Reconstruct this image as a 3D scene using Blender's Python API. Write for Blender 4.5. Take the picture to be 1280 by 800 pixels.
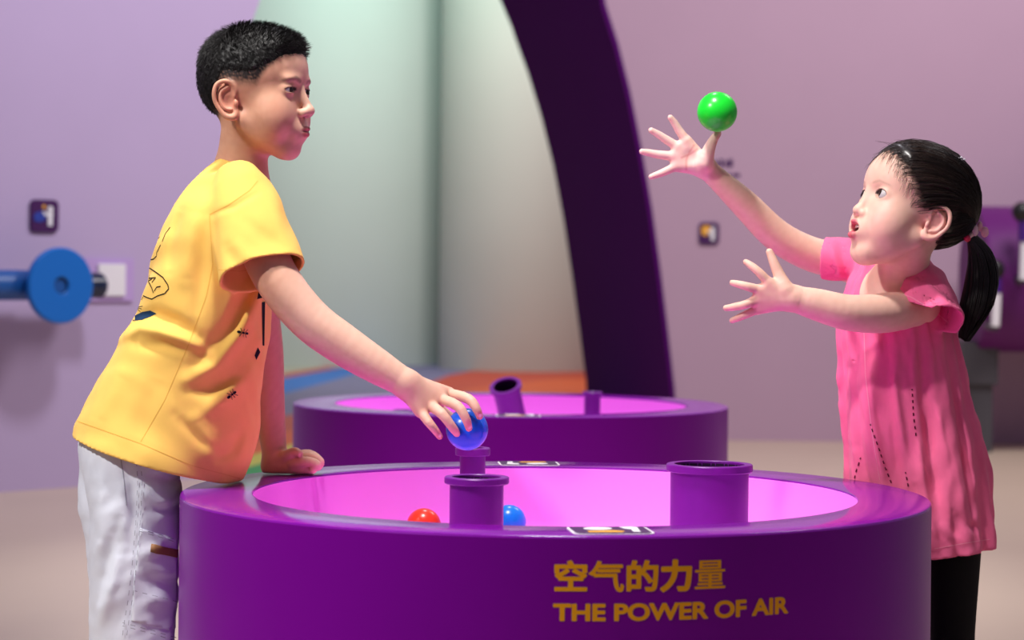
import bpy, bmesh, math, random
import numpy as np
from mathutils import Vector, Matrix
from mathutils.bvhtree import BVHTree

for _o in list(bpy.data.objects):
    bpy.data.objects.remove(_o)
SC = bpy.context.scene
COL = SC.collection
R = math.radians
random.seed(7)
RNG = np.random.default_rng(11)

# ------------------------------------------------------------------ camera
FOC, CAMD, CAMZ, HOR, ROLL = 2735.0, 3.543, 0.8447, 348.8, 0.0101
cam_d = bpy.data.cameras.new('camera')
cam = bpy.data.objects.new('camera', cam_d)
COL.objects.link(cam)
cam.location = (0, -CAMD, CAMZ)
cam.rotation_euler = (R(90), -ROLL, 0)
cam_d.sensor_width = 36
cam_d.lens = FOC * 36 / 1280
cam_d.shift_y = -(400 - HOR) / 1280
cam_d.clip_start = 0.05
cam_d.dof.use_dof = True
cam_d.dof.focus_distance = CAMD + 0.05
cam_d.dof.aperture_fstop = 4.5
SC.camera = cam

def P(px, py, Y):
    """point of the place at depth Y that the photograph shows at px, py"""
    vx, vy = px - 640, py - HOR
    c, s = math.cos(ROLL), math.sin(ROLL)
    ux, uy = vx * c + vy * s, -vx * s + vy * c
    d = Y + CAMD
    return np.array([ux / FOC * d, Y, CAMZ - uy / FOC * d])

def mm(px, Y):
    return px / FOC * (Y + CAMD)

# ------------------------------------------------------------------ world, lights, exposure
w = bpy.data.worlds.new('hall_ambience')
SC.world = w
w.use_nodes = True
w.node_tree.nodes['Background'].inputs[0].default_value = (0.62, 0.55, 0.70, 1)
w.node_tree.nodes['Background'].inputs[1].default_value = 0.26
SC.view_settings.view_transform = 'Standard'
SC.view_settings.look = 'None'
SC.view_settings.exposure = 0.0
SC.view_settings.gamma = 1.0
SC.view_settings.use_curve_mapping = False

def aim(o, target):
    d = Vector(target) - o.location
    o.rotation_euler = d.to_track_quat('-Z', 'Y').to_euler()

def spot(name, loc, target, power, size, blend=0.6, radius=0.06, color=(1, 1, 1)):
    l = bpy.data.lights.new(name, 'SPOT')
    l.energy = power
    l.spot_size = R(size)
    l.spot_blend = blend
    l.shadow_soft_size = radius
    l.color = color
    o = bpy.data.objects.new(name, l)
    COL.objects.link(o)
    o.location = loc
    aim(o, target)
    return o

def area(name, loc, target, power, sx, sy, color=(1, 1, 1)):
    l = bpy.data.lights.new(name, 'AREA')
    l.shape = 'RECTANGLE'
    l.size, l.size_y = sx, sy
    l.energy = power
    l.color = color
    o = bpy.data.objects.new(name, l)
    COL.objects.link(o)
    o.location = loc
    aim(o, target)
    return o

spot('ceiling_spot_table', (-0.35, -0.55, 3.6), (0.05, 0.0, 0.5), 430, 46, 0.7, 0.16, (1, 0.96, 0.93))
spot('ceiling_spot_left', (-2.3, -1.7, 3.3), (-0.55, 0.05, 0.9), 420, 40, 0.7, 0.09, (1, 0.97, 0.94))
spot('ceiling_spot_back_table', (0.0, 2.1, 4.0), (0, 2.5, 0.5), 330, 50, 0.7, 0.08)
area('ceiling_panel_left', (0.1, 2.9, 4.5), (-2.0, 5.1, 1.0), 92, 0.5, 0.5, (0.93, 0.92, 1))
area('ceiling_panel_right', (3.0, 4.6, 5.0), (1.6, 7.8, 0.8), 195, 1.6, 1.6, (1, 0.93, 0.93))
area('gallery_lamp_green', (-1.0, 14.6, 5.2), (-1.6, 18.0, 2.4), 66, 0.8, 0.8, (0.34, 1.0, 0.78))
area('gallery_lamp', (0.0, 13.0, 4.8), (0.0, 16.6, 0.6), 150, 1.5, 1.0, (1, 0.98, 0.93))

# ------------------------------------------------------------------ materials
def lin(c):
    return tuple(((v / 255) / 12.92 if v / 255 <= 0.04045 else ((v / 255 + 0.055) / 1.055) ** 2.4) for v in c)

def mat(name, rgb, rough=0.5, spec=0.5, noise=0.0, nscale=40, bump=0.0, bscale=200, coat=0.0, metal=0.0, sheen=0.0):
    m = bpy.data.materials.new(name)
    m.use_nodes = True
    nt = m.node_tree
    b = nt.nodes['Principled BSDF']
    c = (*lin(rgb), 1)
    b.inputs['Base Color'].default_value = c
    b.inputs['Roughness'].default_value = rough
    b.inputs['Specular IOR Level'].default_value = spec
    b.inputs['Coat Weight'].default_value = coat
    b.inputs['Metallic'].default_value = metal
    b.inputs['Sheen Weight'].default_value = sheen
    tc = nt.nodes.new('ShaderNodeTexCoord')
    if noise:
        n = nt.nodes.new('ShaderNodeTexNoise')
        n.inputs['Scale'].default_value = nscale
        n.inputs['Detail'].default_value = 4
        nt.links.new(tc.outputs['Object'], n.inputs['Vector'])
        mx = nt.nodes.new('ShaderNodeMix')
        mx.data_type = 'RGBA'
        mx.inputs['A'].default_value = tuple(v * (1 - noise) for v in c[:3]) + (1,)
        mx.inputs['B'].default_value = tuple(min(1, v * (1 + noise)) for v in c[:3]) + (1,)
        nt.links.new(n.outputs['Fac'], mx.inputs['Factor'])
        nt.links.new(mx.outputs['Result'], b.inputs['Base Color'])
    if bump:
        n2 = nt.nodes.new('ShaderNodeTexNoise')
        n2.inputs['Scale'].default_value = bscale
        n2.inputs['Detail'].default_value = 3
        nt.links.new(tc.outputs['Object'], n2.inputs['Vector'])
        bp = nt.nodes.new('ShaderNodeBump')
        bp.inputs['Strength'].default_value = bump
        bp.inputs['Distance'].default_value = 0.002
        nt.links.new(n2.outputs['Fac'], bp.inputs['Height'])
        nt.links.new(bp.outputs['Normal'], b.inputs['Normal'])
    return m

def vcol_mat(name, rough=0.5, sss=0.0, spec=0.4, bump=0.0, bscale=300, sheen=0.0):
    m = mat(name, (200, 200, 200), rough, spec, bump=bump, bscale=bscale, sheen=sheen)
    nt = m.node_tree
    a = nt.nodes.new('ShaderNodeAttribute')
    a.attribute_name = 'Col'
    b = nt.nodes['Principled BSDF']
    nt.links.new(a.outputs['Color'], b.inputs['Base Color'])
    if sss:
        b.inputs['Subsurface Weight'].default_value = sss
        b.inputs['Subsurface Radius'].default_value = (1.0, 0.4, 0.25)
        b.inputs['Subsurface Scale'].default_value = 0.006
    return m

M = {}
M['purple'] = mat('purple_lacquer', (126, 0, 154), 0.36, 0.16, 0.04, 6)
M['rim'] = mat('purple_rim_lacquer', (126, 6, 156), 0.17, 0.5, 0.04, 6)
M['pink'] = mat('pink_lacquer', (252, 140, 246), 0.45, 0.3, 0.02, 5)
M['pipe'] = mat('pipe_purple', (112, 14, 140), 0.4, 0.4, 0.05, 12)
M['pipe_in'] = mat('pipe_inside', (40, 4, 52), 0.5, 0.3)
M['gold'] = mat('gold_lettering', (248, 172, 16), 0.5, 0.3)
M['white'] = mat('white_paint', (238, 236, 240), 0.5)
M['sign'] = mat('sign_purple', (66, 12, 84), 0.45)
M['signblue'] = mat('sign_blue', (38, 62, 160), 0.5)
M['signorange'] = mat('sign_orange', (236, 170, 40), 0.5)
M['wall_l'] = mat('wall_lilac', (190, 171, 207), 0.75, 0.2, 0.03, 3)
M['wall_r'] = mat('wall_mauve', (184, 154, 176), 0.75, 0.2, 0.03, 3)
M['arch'] = mat('arch_purple', (80, 0, 100), 0.7, 0.1, 0.04, 3)
M['floor'] = mat('floor_beige', (206, 186, 164), 0.34, 0.4, 0.05, 2)
M['gallery_wall'] = mat('gallery_plaster', (206, 208, 204), 0.7, 0.2, 0.03, 2)
M['gallery_tan'] = mat('gallery_plaster_tan', (196, 188, 182), 0.6, 0.3, 0.03, 2)
M['blue'] = mat('blue_plastic', (6, 108, 200), 0.4)
M['bluepipe'] = mat('blue_pipe_plastic', (20, 84, 158), 0.4)
M['navy'] = mat('dark_navy_rubber', (16, 34, 64), 0.22, 0.6)
M['panel'] = mat('lilac_panel', (190, 160, 216), 0.6)
M['black'] = mat('black_plastic', (18, 16, 18), 0.4)
M['grey'] = mat('dark_grey_metal', (74, 72, 78), 0.5)
M['ball_blue'] = mat('ball_blue', (16, 100, 232), 0.28, 0.5)
M['ball_blue2'] = mat('ball_light_blue', (20, 134, 244), 0.28, 0.5)
M['ball_red'] = mat('ball_red', (244, 62, 40), 0.28, 0.5)
M['ball_green'] = mat('ball_green', (26, 226, 52), 0.28, 0.5)
for nm, c in (('orange', (228, 92, 40)), ('bluef', (40, 112, 204)), ('violet', (132, 118, 158)), ('yellow', (206, 196, 84)), ('green', (58, 150, 84)), ('redf', (208, 72, 48)), ('steel', (96, 120, 170))):
    M['stripe_' + nm] = mat('floor_' + nm, c, 0.5, 0.3, 0.05, 3)

# ------------------------------------------------------------------ mesh helpers
def link(name, me, m=None, parent=None, smooth=False):
    o = bpy.data.objects.new(name, me)
    COL.objects.link(o)
    if m is not None:
        me.materials.append(m)
    if parent is not None:
        o.parent = parent
        o.matrix_parent_inverse = parent.matrix_world.inverted()
    if smooth:
        me.polygons.foreach_set('use_smooth', [True] * len(me.polygons))
    return o

def fromdata(name, v, f, m=None, parent=None, smooth=False):
    me = bpy.data.meshes.new(name)
    me.from_pydata([tuple(map(float, a)) for a in v], [], f)
    me.update()
    return link(name, me, m, parent, smooth)

def tag(o, label, cat=None, group=None, kind=None):
    if label:
        o['label'] = label
    if cat:
        o['category'] = cat
    if group:
        o['group'] = group
    if kind:
        o['kind'] = kind
    return o

def empty(name, loc, label=None, cat=None, group=None):
    o = bpy.data.objects.new(name, None)
    COL.objects.link(o)
    o.location = loc
    o.empty_display_size = 0.05
    bpy.context.view_layer.update()
    return tag(o, label, cat, group)

def lathe(name, prof, n=96, m=None, parent=None, mtx=None, closed=False, smooth=True):
    """profile of (r, z), turned about z; mtx places it"""
    v, f = [], []
    for (r, z) in prof:
        for i in range(n):
            a = 2 * math.pi * i / n
            v.append((r * math.cos(a), r * math.sin(a), z))
    k = len(prof)
    for j in range(k - 1 + (1 if closed else 0)):
        a0, a1 = j * n, ((j + 1) % k) * n
        for i in range(n):
            i2 = (i + 1) % n
            f.append((a0 + i, a0 + i2, a1 + i2, a1 + i))
    me = bpy.data.meshes.new(name)
    me.from_pydata(v, [], f)
    bm = bmesh.new()
    bm.from_mesh(me)
    bmesh.ops.remove_doubles(bm, verts=bm.verts, dist=1e-6)
    bmesh.ops.dissolve_degenerate(bm, dist=1e-7, edges=bm.edges)
    bmesh.ops.recalc_face_normals(bm, faces=bm.faces)
    bm.to_mesh(me)
    bm.free()
    if mtx is not None:
        me.transform(mtx)
    o = link(name, me, m, parent, smooth)
    if smooth:
        sharp(o)
    return o

def sharp(o, ang=35):
    me = o.data
    bm = bmesh.new()
    bm.from_mesh(me)
    for e in bm.edges:
        if len(e.link_faces) == 2 and e.calc_face_angle(0) > R(ang):
            e.smooth = False
    bm.to_mesh(me)
    bm.free()

def prism(name, poly, h, m=None, parent=None, mtx=None, bevel=0.0):
    """polygon in x,y extruded in z from 0 to h"""
    bm = bmesh.new()
    vs = [bm.verts.new((x, y, 0)) for x, y in poly]
    fc = bm.faces.new(vs)
    r = bmesh.ops.extrude_face_region(bm, geom=[fc])
    for g in r['geom']:
        if isinstance(g, bmesh.types.BMVert):
            g.co.z = h
    if bevel:
        ed = [e for e in bm.edges if e.is_manifold and e.calc_face_angle(0) > 0.6]
        bmesh.ops.bevel(bm, geom=ed, offset=bevel, segments=2, affect='EDGES')
    bmesh.ops.recalc_face_normals(bm, faces=bm.faces)
    me = bpy.data.meshes.new(name)
    bm.to_mesh(me)
    bm.free()
    if mtx is not None:
        me.transform(mtx)
    return link(name, me, m, parent)

def rrect(w, h, r, n=5):
    pts = []
    for cx, cy, a0 in ((w / 2 - r, h / 2 - r, 0), (-w / 2 + r, h / 2 - r, 90), (-w / 2 + r, -h / 2 + r, 180), (w / 2 - r, -h / 2 + r, 270)):
        for i in range(n + 1):
            a = R(a0 + 90 * i / n)
            pts.append((cx + r * math.cos(a), cy + r * math.sin(a)))
    return pts

def ellipse(cx, cy, rx, ry, n=20):
    return [(cx + rx * math.cos(2 * math.pi * i / n), cy + ry * math.sin(2 * math.pi * i / n)) for i in range(n)]

def frame(origin, xdir, ydir):
    x = Vector(xdir).normalized()
    y = Vector(ydir)
    y = (y - x * y.dot(x)).normalized()
    z = x.cross(y)
    m = Matrix((x, y, z)).transposed().to_4x4()
    m.translation = Vector(origin)
    return m

def box(name, lo, hi, m=None, parent=None, bevel=0.0, mtx=None):
    x0, y0, z0 = lo
    x1, y1, z1 = hi
    T = Matrix.Translation((0, 0, z0))
    if mtx is not None:
        T = mtx @ T
    return prism(name, [(x0, y0), (x1, y0), (x1, y1), (x0, y1)], z1 - z0, m, parent, T, bevel)

# ------------------------------------------------------------------ the hall
def struct(o):
    o['kind'] = 'structure'
    return o

floor = struct(box('floor', (-6, -5, -0.05), (7, 30, 0), M['floor']))

# left wall, running away from the camera at about 45 degrees; its end follows an arch
TL = np.array([0.7071, 0.7071, 0.0])
NL = np.array([0.7071, -0.7071, 0.0])
OL = np.array([-1.85, 8.58 - CAMD, 0.0])
def on_left_wall(px, py, off=0.0):
    """point of the left wall that shows at px, py"""
    a = P(px, py, 0.0)
    c = np.array([0, -CAMD, CAMZ])
    d = a - c
    t = (np.dot(OL - c, NL) + off) / np.dot(d, NL)
    return c + d * t
def wl(px, py):
    q = on_left_wall(px, py) - OL
    return float(np.dot(q, TL)), float(q[2])
ML = frame(OL, TL, (0, 0, 1))          # local x along the wall, y up, z out of the wall
edge = [wl(352, -60), wl(325, 0), wl(315, 28), wl(302, 80), wl(292, 150), wl(284, 230), wl(277, 330), wl(271, 450), wl(268, 560)]
ex, ez = zip(*edge)
poly = [(-4.5, 0), (wl(267, 605)[0], 0)] + [(a, b) for a, b in reversed(edge)] + [(ex[0] + 0.35, 2.6), (ex[0] + 1.0, 3.4), (ex[0] + 1.0, 3.8), (-4.5, 3.8)]
struct(prism('wall_left', poly, -0.3, M['wall_l'], None, ML))

# right wall with the flank of the deep purple arch
YR = 11.6 - CAMD
inner = [(750, -4), (752, 10), (768, 60), (783, 120), (797, 190), (810, 265), (821, 345), (830, 420), (838, 490), (843, 552)]
pin = [P(a, b, YR) for a, b in inner]
top = [P(700, -130, YR), P(728, -62, YR)]
pts = [(p[0], p[2]) for p in top + pin]
pts[-1] = (pts[-1][0], 0.0)
poly = pts + [(6.0, 0.0), (6.0, 3.9), (pts[0][0], 3.9)]
MR = frame((0, YR, 0), (1, 0, 0), (0, 0, 1))
struct(prism('wall_right', [(a, b) for a, b in poly], -0.3, M['wall_r'], None, MR))
far = [(585, -130), (628, -62), (652, -4), (656, 10), (674, 60), (692, 120), (709, 190), (723, 265), (735, 345), (745, 420), (754, 490), (757, 552)]
YF = YR + 1.5
v, f = [], []
for (a, b), q in zip(far, top + pin):
    z = P(a, b, YR)
    dx = z[0] - q[0]
    v += [(q[0], YR - 0.012, q[2]), (q[0] + dx * 1.12, YF, q[2]), (q[0] + 0.3, YF, q[2] + 0.02), (q[0] + 0.02, YR - 0.012, q[2] + 0.02)]
for i in range(4):
    v[-4 + i] = (v[-4 + i][0], v[-4 + i][1], 0.0)
n = len(far)
for i in range(n - 1):
    for k in range(4):
        a, b = 4 * i + k, 4 * i + (k + 1) % 4
        f.append((a, b, b + 4, a + 4))
f += [(0, 3, 2, 1), (4 * n - 4, 4 * n - 3, 4 * n - 2, 4 * n - 1)]
o = struct(fromdata('trim_1', v, f, M['arch'], None, True))
sharp(o, 40)

# gallery behind the arch: two round columns, far wall, coloured floor bands
def column(name, px, dc, r, m):
    p = P(px, 400, dc - CAMD)
    return struct(lathe(name, [(r, 0), (r, 4.6)], 96, m, None, Matrix.Translation((p[0], dc - CAMD, 0))))
column('wall_gallery_round', 382, 22.0, 1.52, M['gallery_wall'])
column('wall_gallery_column', 655, 20.6, 0.80, M['gallery_tan'])
struct(box('wall_back', (-9, 25.0, 0), (9, 25.3, 5), M['gallery_wall']))

def floor_pt(px, py):
    a = P(px, py, 0.0)
    c = np.array([0, -CAMD, CAMZ])
    d = a - c
    t = -CAMZ / d[2]
    q = c + d * t
    return (q[0], q[1])
bands = [
    ('redf', [(300, 478), (340, 470), (430, 455), (430, 459), (340, 476), (300, 487)]),
    ('bluef', [(300, 487), (340, 476), (430, 459), (470, 454), (470, 459), (430, 472), (340, 497), (300, 512)]),
    ('violet', [(300, 512), (340, 497), (430, 472), (470, 459), (565, 432), (600, 440), (600, 462), (560, 470), (520, 486), (420, 508), (300, 532)]),
    ('redf', [(600, 462), (600, 440), (700, 436), (800, 440), (800, 474), (700, 474), (660, 478), (590, 486), (520, 500), (420, 520), (300, 560), (300, 532), (420, 508), (520, 486), (560, 470)]),
    ('orange', [(660, 478), (700, 474), (860, 474), (860, 500), (560, 510), (440, 536), (300, 574), (300, 560), (420, 520), (520, 500), (590, 486)]),
    ('yellow', [(300, 574), (440, 536), (560, 510), (860, 500), (860, 512), (560, 523), (440, 549), (300, 588)]),
    ('green', [(300, 588), (440, 549), (560, 523), (860, 512), (860, 523), (560, 535), (440, 561), (300, 602)]),
    ('steel', [(300, 602), (440, 561), (560, 535), (860, 523), (860, 535), (560, 549), (440, 574), (300, 615)]),
]
for i, (c, pl) in enumerate(bands):
    struct(prism('floor_stripe', [floor_pt(a, b) for a, b in pl], 0.003 + 0.0004 * i, M['stripe_' + c], floor))

# ------------------------------------------------------------------ things on the walls
def person_mark(name, m, parent, mtx, s, flip=1):
    """tiny standing pictogram figure: round head, body and a reaching arm"""
    pts = [(-0.10, -0.42), (0.12, -0.42), (0.13, 0.02), (0.17, 0.12), (0.05, 0.20), (-0.22, 0.12), (-0.30, 0.22), (-0.36, 0.16), (-0.26, 0.00), (-0.10, 0.02)]
    prism(name, [(x * s * flip, y * s) for x, y in pts], 0.004, m, parent, mtx)
    prism(name, ellipse(0.02 * s * flip, 0.30 * s, 0.13 * s, 0.13 * s, 14), 0.004, m, parent, mtx)

def wall_sign(mtx, loc, w, h, label, shape_mat, shape, flip):
    t = empty('wall_sign', loc, label, 'sign', 'small square purple pictogram signs on the walls')
    prism('sign_plate', rrect(w, h, 0.022), 0.012, M['sign'], t, mtx, 0.001)
    up = mtx @ Matrix.Translation((0, 0, 0.012))
    prism('pictogram_shape', [(x * w, y * h) for x, y in shape], 0.003, shape_mat, t, up)
    person_mark('pictogram_figure', M['white'], t, up @ Matrix.Translation((0.17 * w, 0.0, 0)), 0.72 * h, flip)
    return t
c = on_left_wall(54, 270)
mtx = frame(c, TL, (0, 0, 1))
t = wall_sign(mtx, c, 0.128, 0.127, 'small rounded purple sign with blue shape and white figure above the blue pipe', M['signblue'],
          [(-0.42, -0.06), (-0.36, 0.08), (-0.20, 0.14), (0.02, 0.08), (0.02, -0.12), (-0.2, -0.2), (-0.36, -0.18)], 1)
prism('pictogram_dot', ellipse(-0.005, 0.036, 0.008, 0.008, 12), 0.003, M['signorange'], t, mtx @ Matrix.Translation((0, 0, 0.012)))
c = P(886, 292, YR)
mtx = frame(c, (1, 0, 0), (0, 0, 1))
wall_sign(mtx, c, 0.108, 0.118, 'small rounded purple sign with yellow shape and white figure behind the girl\'s forearm', M['signorange'],
          [(-0.36, 0.0), (-0.38, 0.26), (-0.2, 0.38), (0.06, 0.32), (0.06, 0.05), (-0.1, -0.08), (-0.26, -0.1)], 1)

# faint wall lettering behind the raised hand: too blurred to read, kept as short printed strokes
t = empty('wall_caption', P(905, 212, YR), 'faint purple two line wall caption beside the raised right wrist', 'caption')
for (x0, x1, yy, hh) in ((890, 897, 205, 8), (899, 904, 204, 10), (906, 909, 205, 8), (910, 916, 204, 10), (884, 892, 219, 4), (894, 903, 219, 4), (905, 913, 219, 4), (915, 925, 219, 4)):
    a, b = P(x0, yy + hh / 2, YR), P(x1, yy - hh / 2, YR)
    prism('caption_stroke', [(a[0], a[2]), (b[0], a[2]), (b[0], b[2]), (a[0], b[2])], 0.003, M['sign'], t, MR)

# pale panel with a white plate
c = on_left_wall(135, 350)
mtx = frame(c, TL, (0, 0, 1))
t = empty('wall_plate', c, 'pale lilac wall panel with a white square plate behind the dark pipe end', 'panel')
prism('backing_panel', rrect(0.235, 0.172, 0.004), 0.012, M['panel'], t, mtx, 0.001)
prism('white_plate', rrect(0.13, 0.13, 0.006), 0.012, M['white'], t, mtx @ Matrix.Translation((0.005, 0.0, 0.012)), 0.002)

# blue pipe with a disc
offp = 0.16
c0 = on_left_wall(78, 357, offp + 0.12) - NL * 0.12
t = empty('blue_pipe_exhibit', c0 - NL * offp, 'horizontal blue pipe carrying a large blue disc with a hole, on the left wall', 'exhibit')
def tube(name, a, b, r, m, parent, ri=None, n=40, caps=True):
    a, b = Vector(a), Vector(b)
    L = (b - a).length
    q = (b - a).to_track_quat('Z', 'Y').to_matrix().to_4x4()
    q.translation = a
    if ri is None:
        prof = [(1e-5, 0), (r * 0.94, 0), (r, r * 0.06), (r, L - r * 0.06), (r * 0.94, L), (1e-5, L)]
        return lathe(name, prof, n, m, parent, q)
    prof = [(ri, 0), (r, 0), (r, L), (ri, L)]
    return lathe(name, prof, n, m, parent, q, closed=True)
rp = mm(18.5, 5.0)
tube('pipe', c0 - TL * 1.2, c0 - TL * 0.03, rp, M['bluepipe'], t)
tube('end_pipe', c0 - TL * 0.03, c0 + TL * 0.25, rp * 0.86, M['navy'], t)
q = Matrix.Translation(Vector(c0 + TL * 0.25)) @ Matrix.Diagonal((1, 1, 1, 1))
lathe('end_cap', [(1e-5, rp * 0.35), (rp * 0.45, rp * 0.31), (rp * 0.75, rp * 0.18), (rp * 0.88, 0), (rp * 0.88, -0.03)], 32, M['navy'], t,
      frame(c0 + TL * 0.25, (0, 0, 1), NL) )
tube('disc_hub', c0 + NL * 0.02, c0 + NL * (rp + 0.045), rp * 0.7, M['bluepipe'], t)
rd = mm(46.5, 5.0)
qd = Vector(NL).to_track_quat('Z', 'Y').to_matrix().to_4x4()
qd.translation = Vector(c0 + NL * (rp + 0.03))
lathe('disc', [(rd * 0.22, 0.0), (rd * 0.95, 0), (rd, 0.006), (rd, 0.022), (rd * 0.96, 0.028), (rd * 0.25, 0.028), (rd * 0.22, 0.024)], 72, M['blue'], t, qd, closed=True)
lathe('disc_hole_sleeve', [(1e-5, 0.002), (rd * 0.2, 0.002), (rd * 0.2, 0.02), (rd * 0.22, 0.02)], 40, M['navy'], t, qd)
for dx in (-0.75, -0.15):
    tube('wall_bracket', c0 + TL * dx, c0 + TL * dx - NL * (offp - 0.001), 0.025, M['bluepipe'], t)

# purple roller exhibit at the right wall
YE = YR - 0.55
a0, a1 = P(1216, 349, YE), P(1330, 349, YE)
t = empty('roller_exhibit', (a0[0] + 0.3, YE, 0), 'big purple horizontal drum with black knobbed handles behind the girl', 'exhibit')
rr = mm(91, YE)
cz = P(1250, 349, YE)[2]
q = frame((a0[0], YE, cz), (0, 0, 1), (0, -1, 0))
lathe('drum_body', [(1e-5, 0), (rr * 0.97, 0), (rr, 0.02), (rr, 1.4), (1e-5, 1.4)], 64, mat('exhibit_purple', (98, 24, 106), 0.5, 0.3, 0.06, 4), t, frame((a0[0] - 0.0, YE, cz), (0, 1, 0), (0, 0, 1)))
def handle(px, py, r, y0, y1, yb):
    k = P(px, py, YE - rr - 0.1)
    h = lathe('handle', [(1e-5, -r)] + [(r * math.sin(R(a)), -r * math.cos(R(a))) for a in range(15, 180, 15)] + [(1e-5, r)], 24, M['black'], t, Matrix.Translation(Vector(k)))
    a, b = P(px + 2, py + 4, YE - rr - 0.1), P(px + 2, y0, YE - rr - 0.1)
    tube('handle_sleeve', a, b, r * 0.55, mat('handle_violet', (70, 24, 120), 0.4), t)
    c_, d_ = P(px + 3, y0, YE - rr - 0.1), P(px + 1, y1, YE - rr - 0.1)
    tube('handle_rod', c_, d_, r * 0.42, M['white'], t)
    tube('handle_arm', d_, np.array(d_) + np.array([0, 0.16, 0.0]), r * 0.42, M['grey'], t)
handle(1278, 265, mm(13, YE - rr), 302, 350, 0)
handle(1243, 337, mm(13, YE - rr), 366, 408, 0)
pA, pB = P(1196, 432, YE), P(1241, 480, YE)
box('stand_head', (pA[0], YE - 0.12, pB[2]), (pB[0], YE + 0.12, cz - rr * 0.85), M['grey'], t, 0.004)
pA = P(1200, 480, YE)
pB = P(1236, 480, YE)
box('stand_post', (pA[0], YE - 0.09, 0.0), (pB[0], YE + 0.09, pB[2] + 0.001), M['grey'], t, 0.003)
box('stand_post', (pA[0] + 1.15, YE - 0.09, 0.0), (pB[0] + 1.15, YE + 0.09, cz - rr * 0.9), M['grey'], t, 0.003)

# ------------------------------------------------------------------ air tables
ZT, RO, RI, ZB = 0.5, 0.6, 0.485, 0.383
DX = 0.0722

def flanged_pipe(parent, base, top, r, rf, fh):
    """a pipe with a collar; open at the top"""
    a, b = Vector(base), Vector(top)
    L = (b - a).length
    q = (b - a).to_track_quat('Z', 'Y').to_matrix().to_4x4()
    q.translation = a
    p = lathe('pipe', [(r, 0), (r, L - fh * 0.5)], 64, M['pipe'], parent, q)
    lathe('collar', [(r * 0.99, L - fh), (rf - 0.0015, L - fh), (rf, L - fh + 0.0015), (rf, L - 0.0015), (rf - 0.0015, L), (r * 0.9 + 0.001, L), (r * 0.9, L - 0.001), (r * 0.9, L - fh)], 64, M['pipe'], p, q, closed=True)
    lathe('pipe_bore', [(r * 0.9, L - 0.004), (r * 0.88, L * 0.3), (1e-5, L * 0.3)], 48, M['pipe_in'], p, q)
    return p

def air_table(name, cx, cy, label):
    t = empty(name, (cx, cy, 0), label, 'air table', 'round purple air tables')
    T = Matrix.Translation((cx, cy, 0))
    lathe('outer_wall', [(RO - 0.03, 0), (RO, 0.0), (RO, ZT - 0.004)], 160, M['purple'], t, T)
    lathe('rim', [(RO, ZT - 0.004), (RO - 0.0012, ZT - 0.0012), (RO - 0.004, ZT), (RI + 0.003, ZT), (RI + 0.0006, ZT - 0.0008), (RI, ZT - 0.003)], 160, M['rim'], t, T)
    lathe('basin', [(RI, ZT - 0.003), (RI, ZB + 0.02), (RI - 0.006, ZB + 0.006), (RI - 0.02, ZB), (1e-5, ZB)], 160, M['pink'], t, T)
    return t

def rim_sticker(parent, cx, cy, ang, flip):
    """printed plate lying on the rim; ang measured from the front"""
    rc = (RO + RI) / 2
    p = (cx + rc * math.sin(ang), cy - rc * math.cos(ang), ZT)
    xd = (math.cos(ang), math.sin(ang), 0)
    yd = (-math.sin(ang), math.cos(ang), 0)
    q = frame(p, xd, yd)
    s = prism('instruction_sticker', rrect(0.112, 0.088, 0.014), 0.0012, M['white'], parent, q)
    prism('sticker_field', rrect(0.105, 0.081, 0.011), 0.0006, M['sign'], s, q @ Matrix.Translation((0, 0, 0.0012)))
    up = q @ Matrix.Translation((0, 0, 0.0018))
    prism('sticker_hand', [(x, y) for x, y in ((-0.034, -0.030), (0.012, -0.030), (0.018, -0.016), (0.004, -0.008), (-0.012, -0.010), (-0.034, -0.014))], 0.0004, M['signorange'], s, up)
    prism('sticker_cloud', ellipse(-0.015, 0.014, 0.02, 0.016), 0.0004, M['white'], s, up)
    prism('sticker_figure', [(0.018, 0.032), (0.022, 0.012), (0.030, 0.004), (0.028, -0.026), (0.038, -0.026), (0.040, 0.006), (0.043, 0.028), (0.034, 0.034)], 0.0004, M['white'], s, up)

front = air_table('air_table', DX, 0.0, 'nearest round purple air table with gold lettering, between the boy and the girl')
def ptab(px, py, Y):
    return P(px, py, Y)
def std_pipe(t, px, py, ztop, rf, r, fh):
    uy = py - HOR - (px - 640) * ROLL
    d = (CAMZ - ztop) * FOC / uy
    X = ((px - 640) + (py - HOR) * ROLL) / FOC * d
    flanged_pipe(t, (X, d - CAMD, ZB), (X, d - CAMD, ztop), r, rf, fh)
std_pipe(front, 596, 595.6, 0.55, 0.0483, 0.0402, 0.0105)
std_pipe(front, 887, 579.6, 0.55, 0.0695, 0.0630, 0.0125)
std_pipe(front, 591, 559.5, 0.55, 0.0305, 0.0222, 0.0135)
rim_sticker(front, DX, 0, R(7.0), 1)
rim_sticker(front, DX, 0, R(184.0), 1)

back = air_table('air_table', 0.0, 6.063 - CAMD, 'farther round purple air table with a tilted pipe, in the background')
YB_ = 6.063 - CAMD
b0, b1 = P(641, 522, YB_ - 0.02), P(631.5, 481.5, YB_ - 0.07)
b0 = b1 + (b0 - b1) * 1.7
flanged_pipe(back, b0, b1, 0.0375, 0.0445, 0.012)
b1 = P(740.5, 489.5, YB_ + 0.05)
flanged_pipe(back, (b1[0], b1[1], ZB), b1, 0.0225, 0.0280, 0.010)
b1 = P(504, 512, YB_ - 0.1)
flanged_pipe(back, (b1[0], b1[1], ZB), b1, 0.022, 0.028, 0.01)
rim_sticker(back, 0, YB_, R(2), 1)

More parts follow.
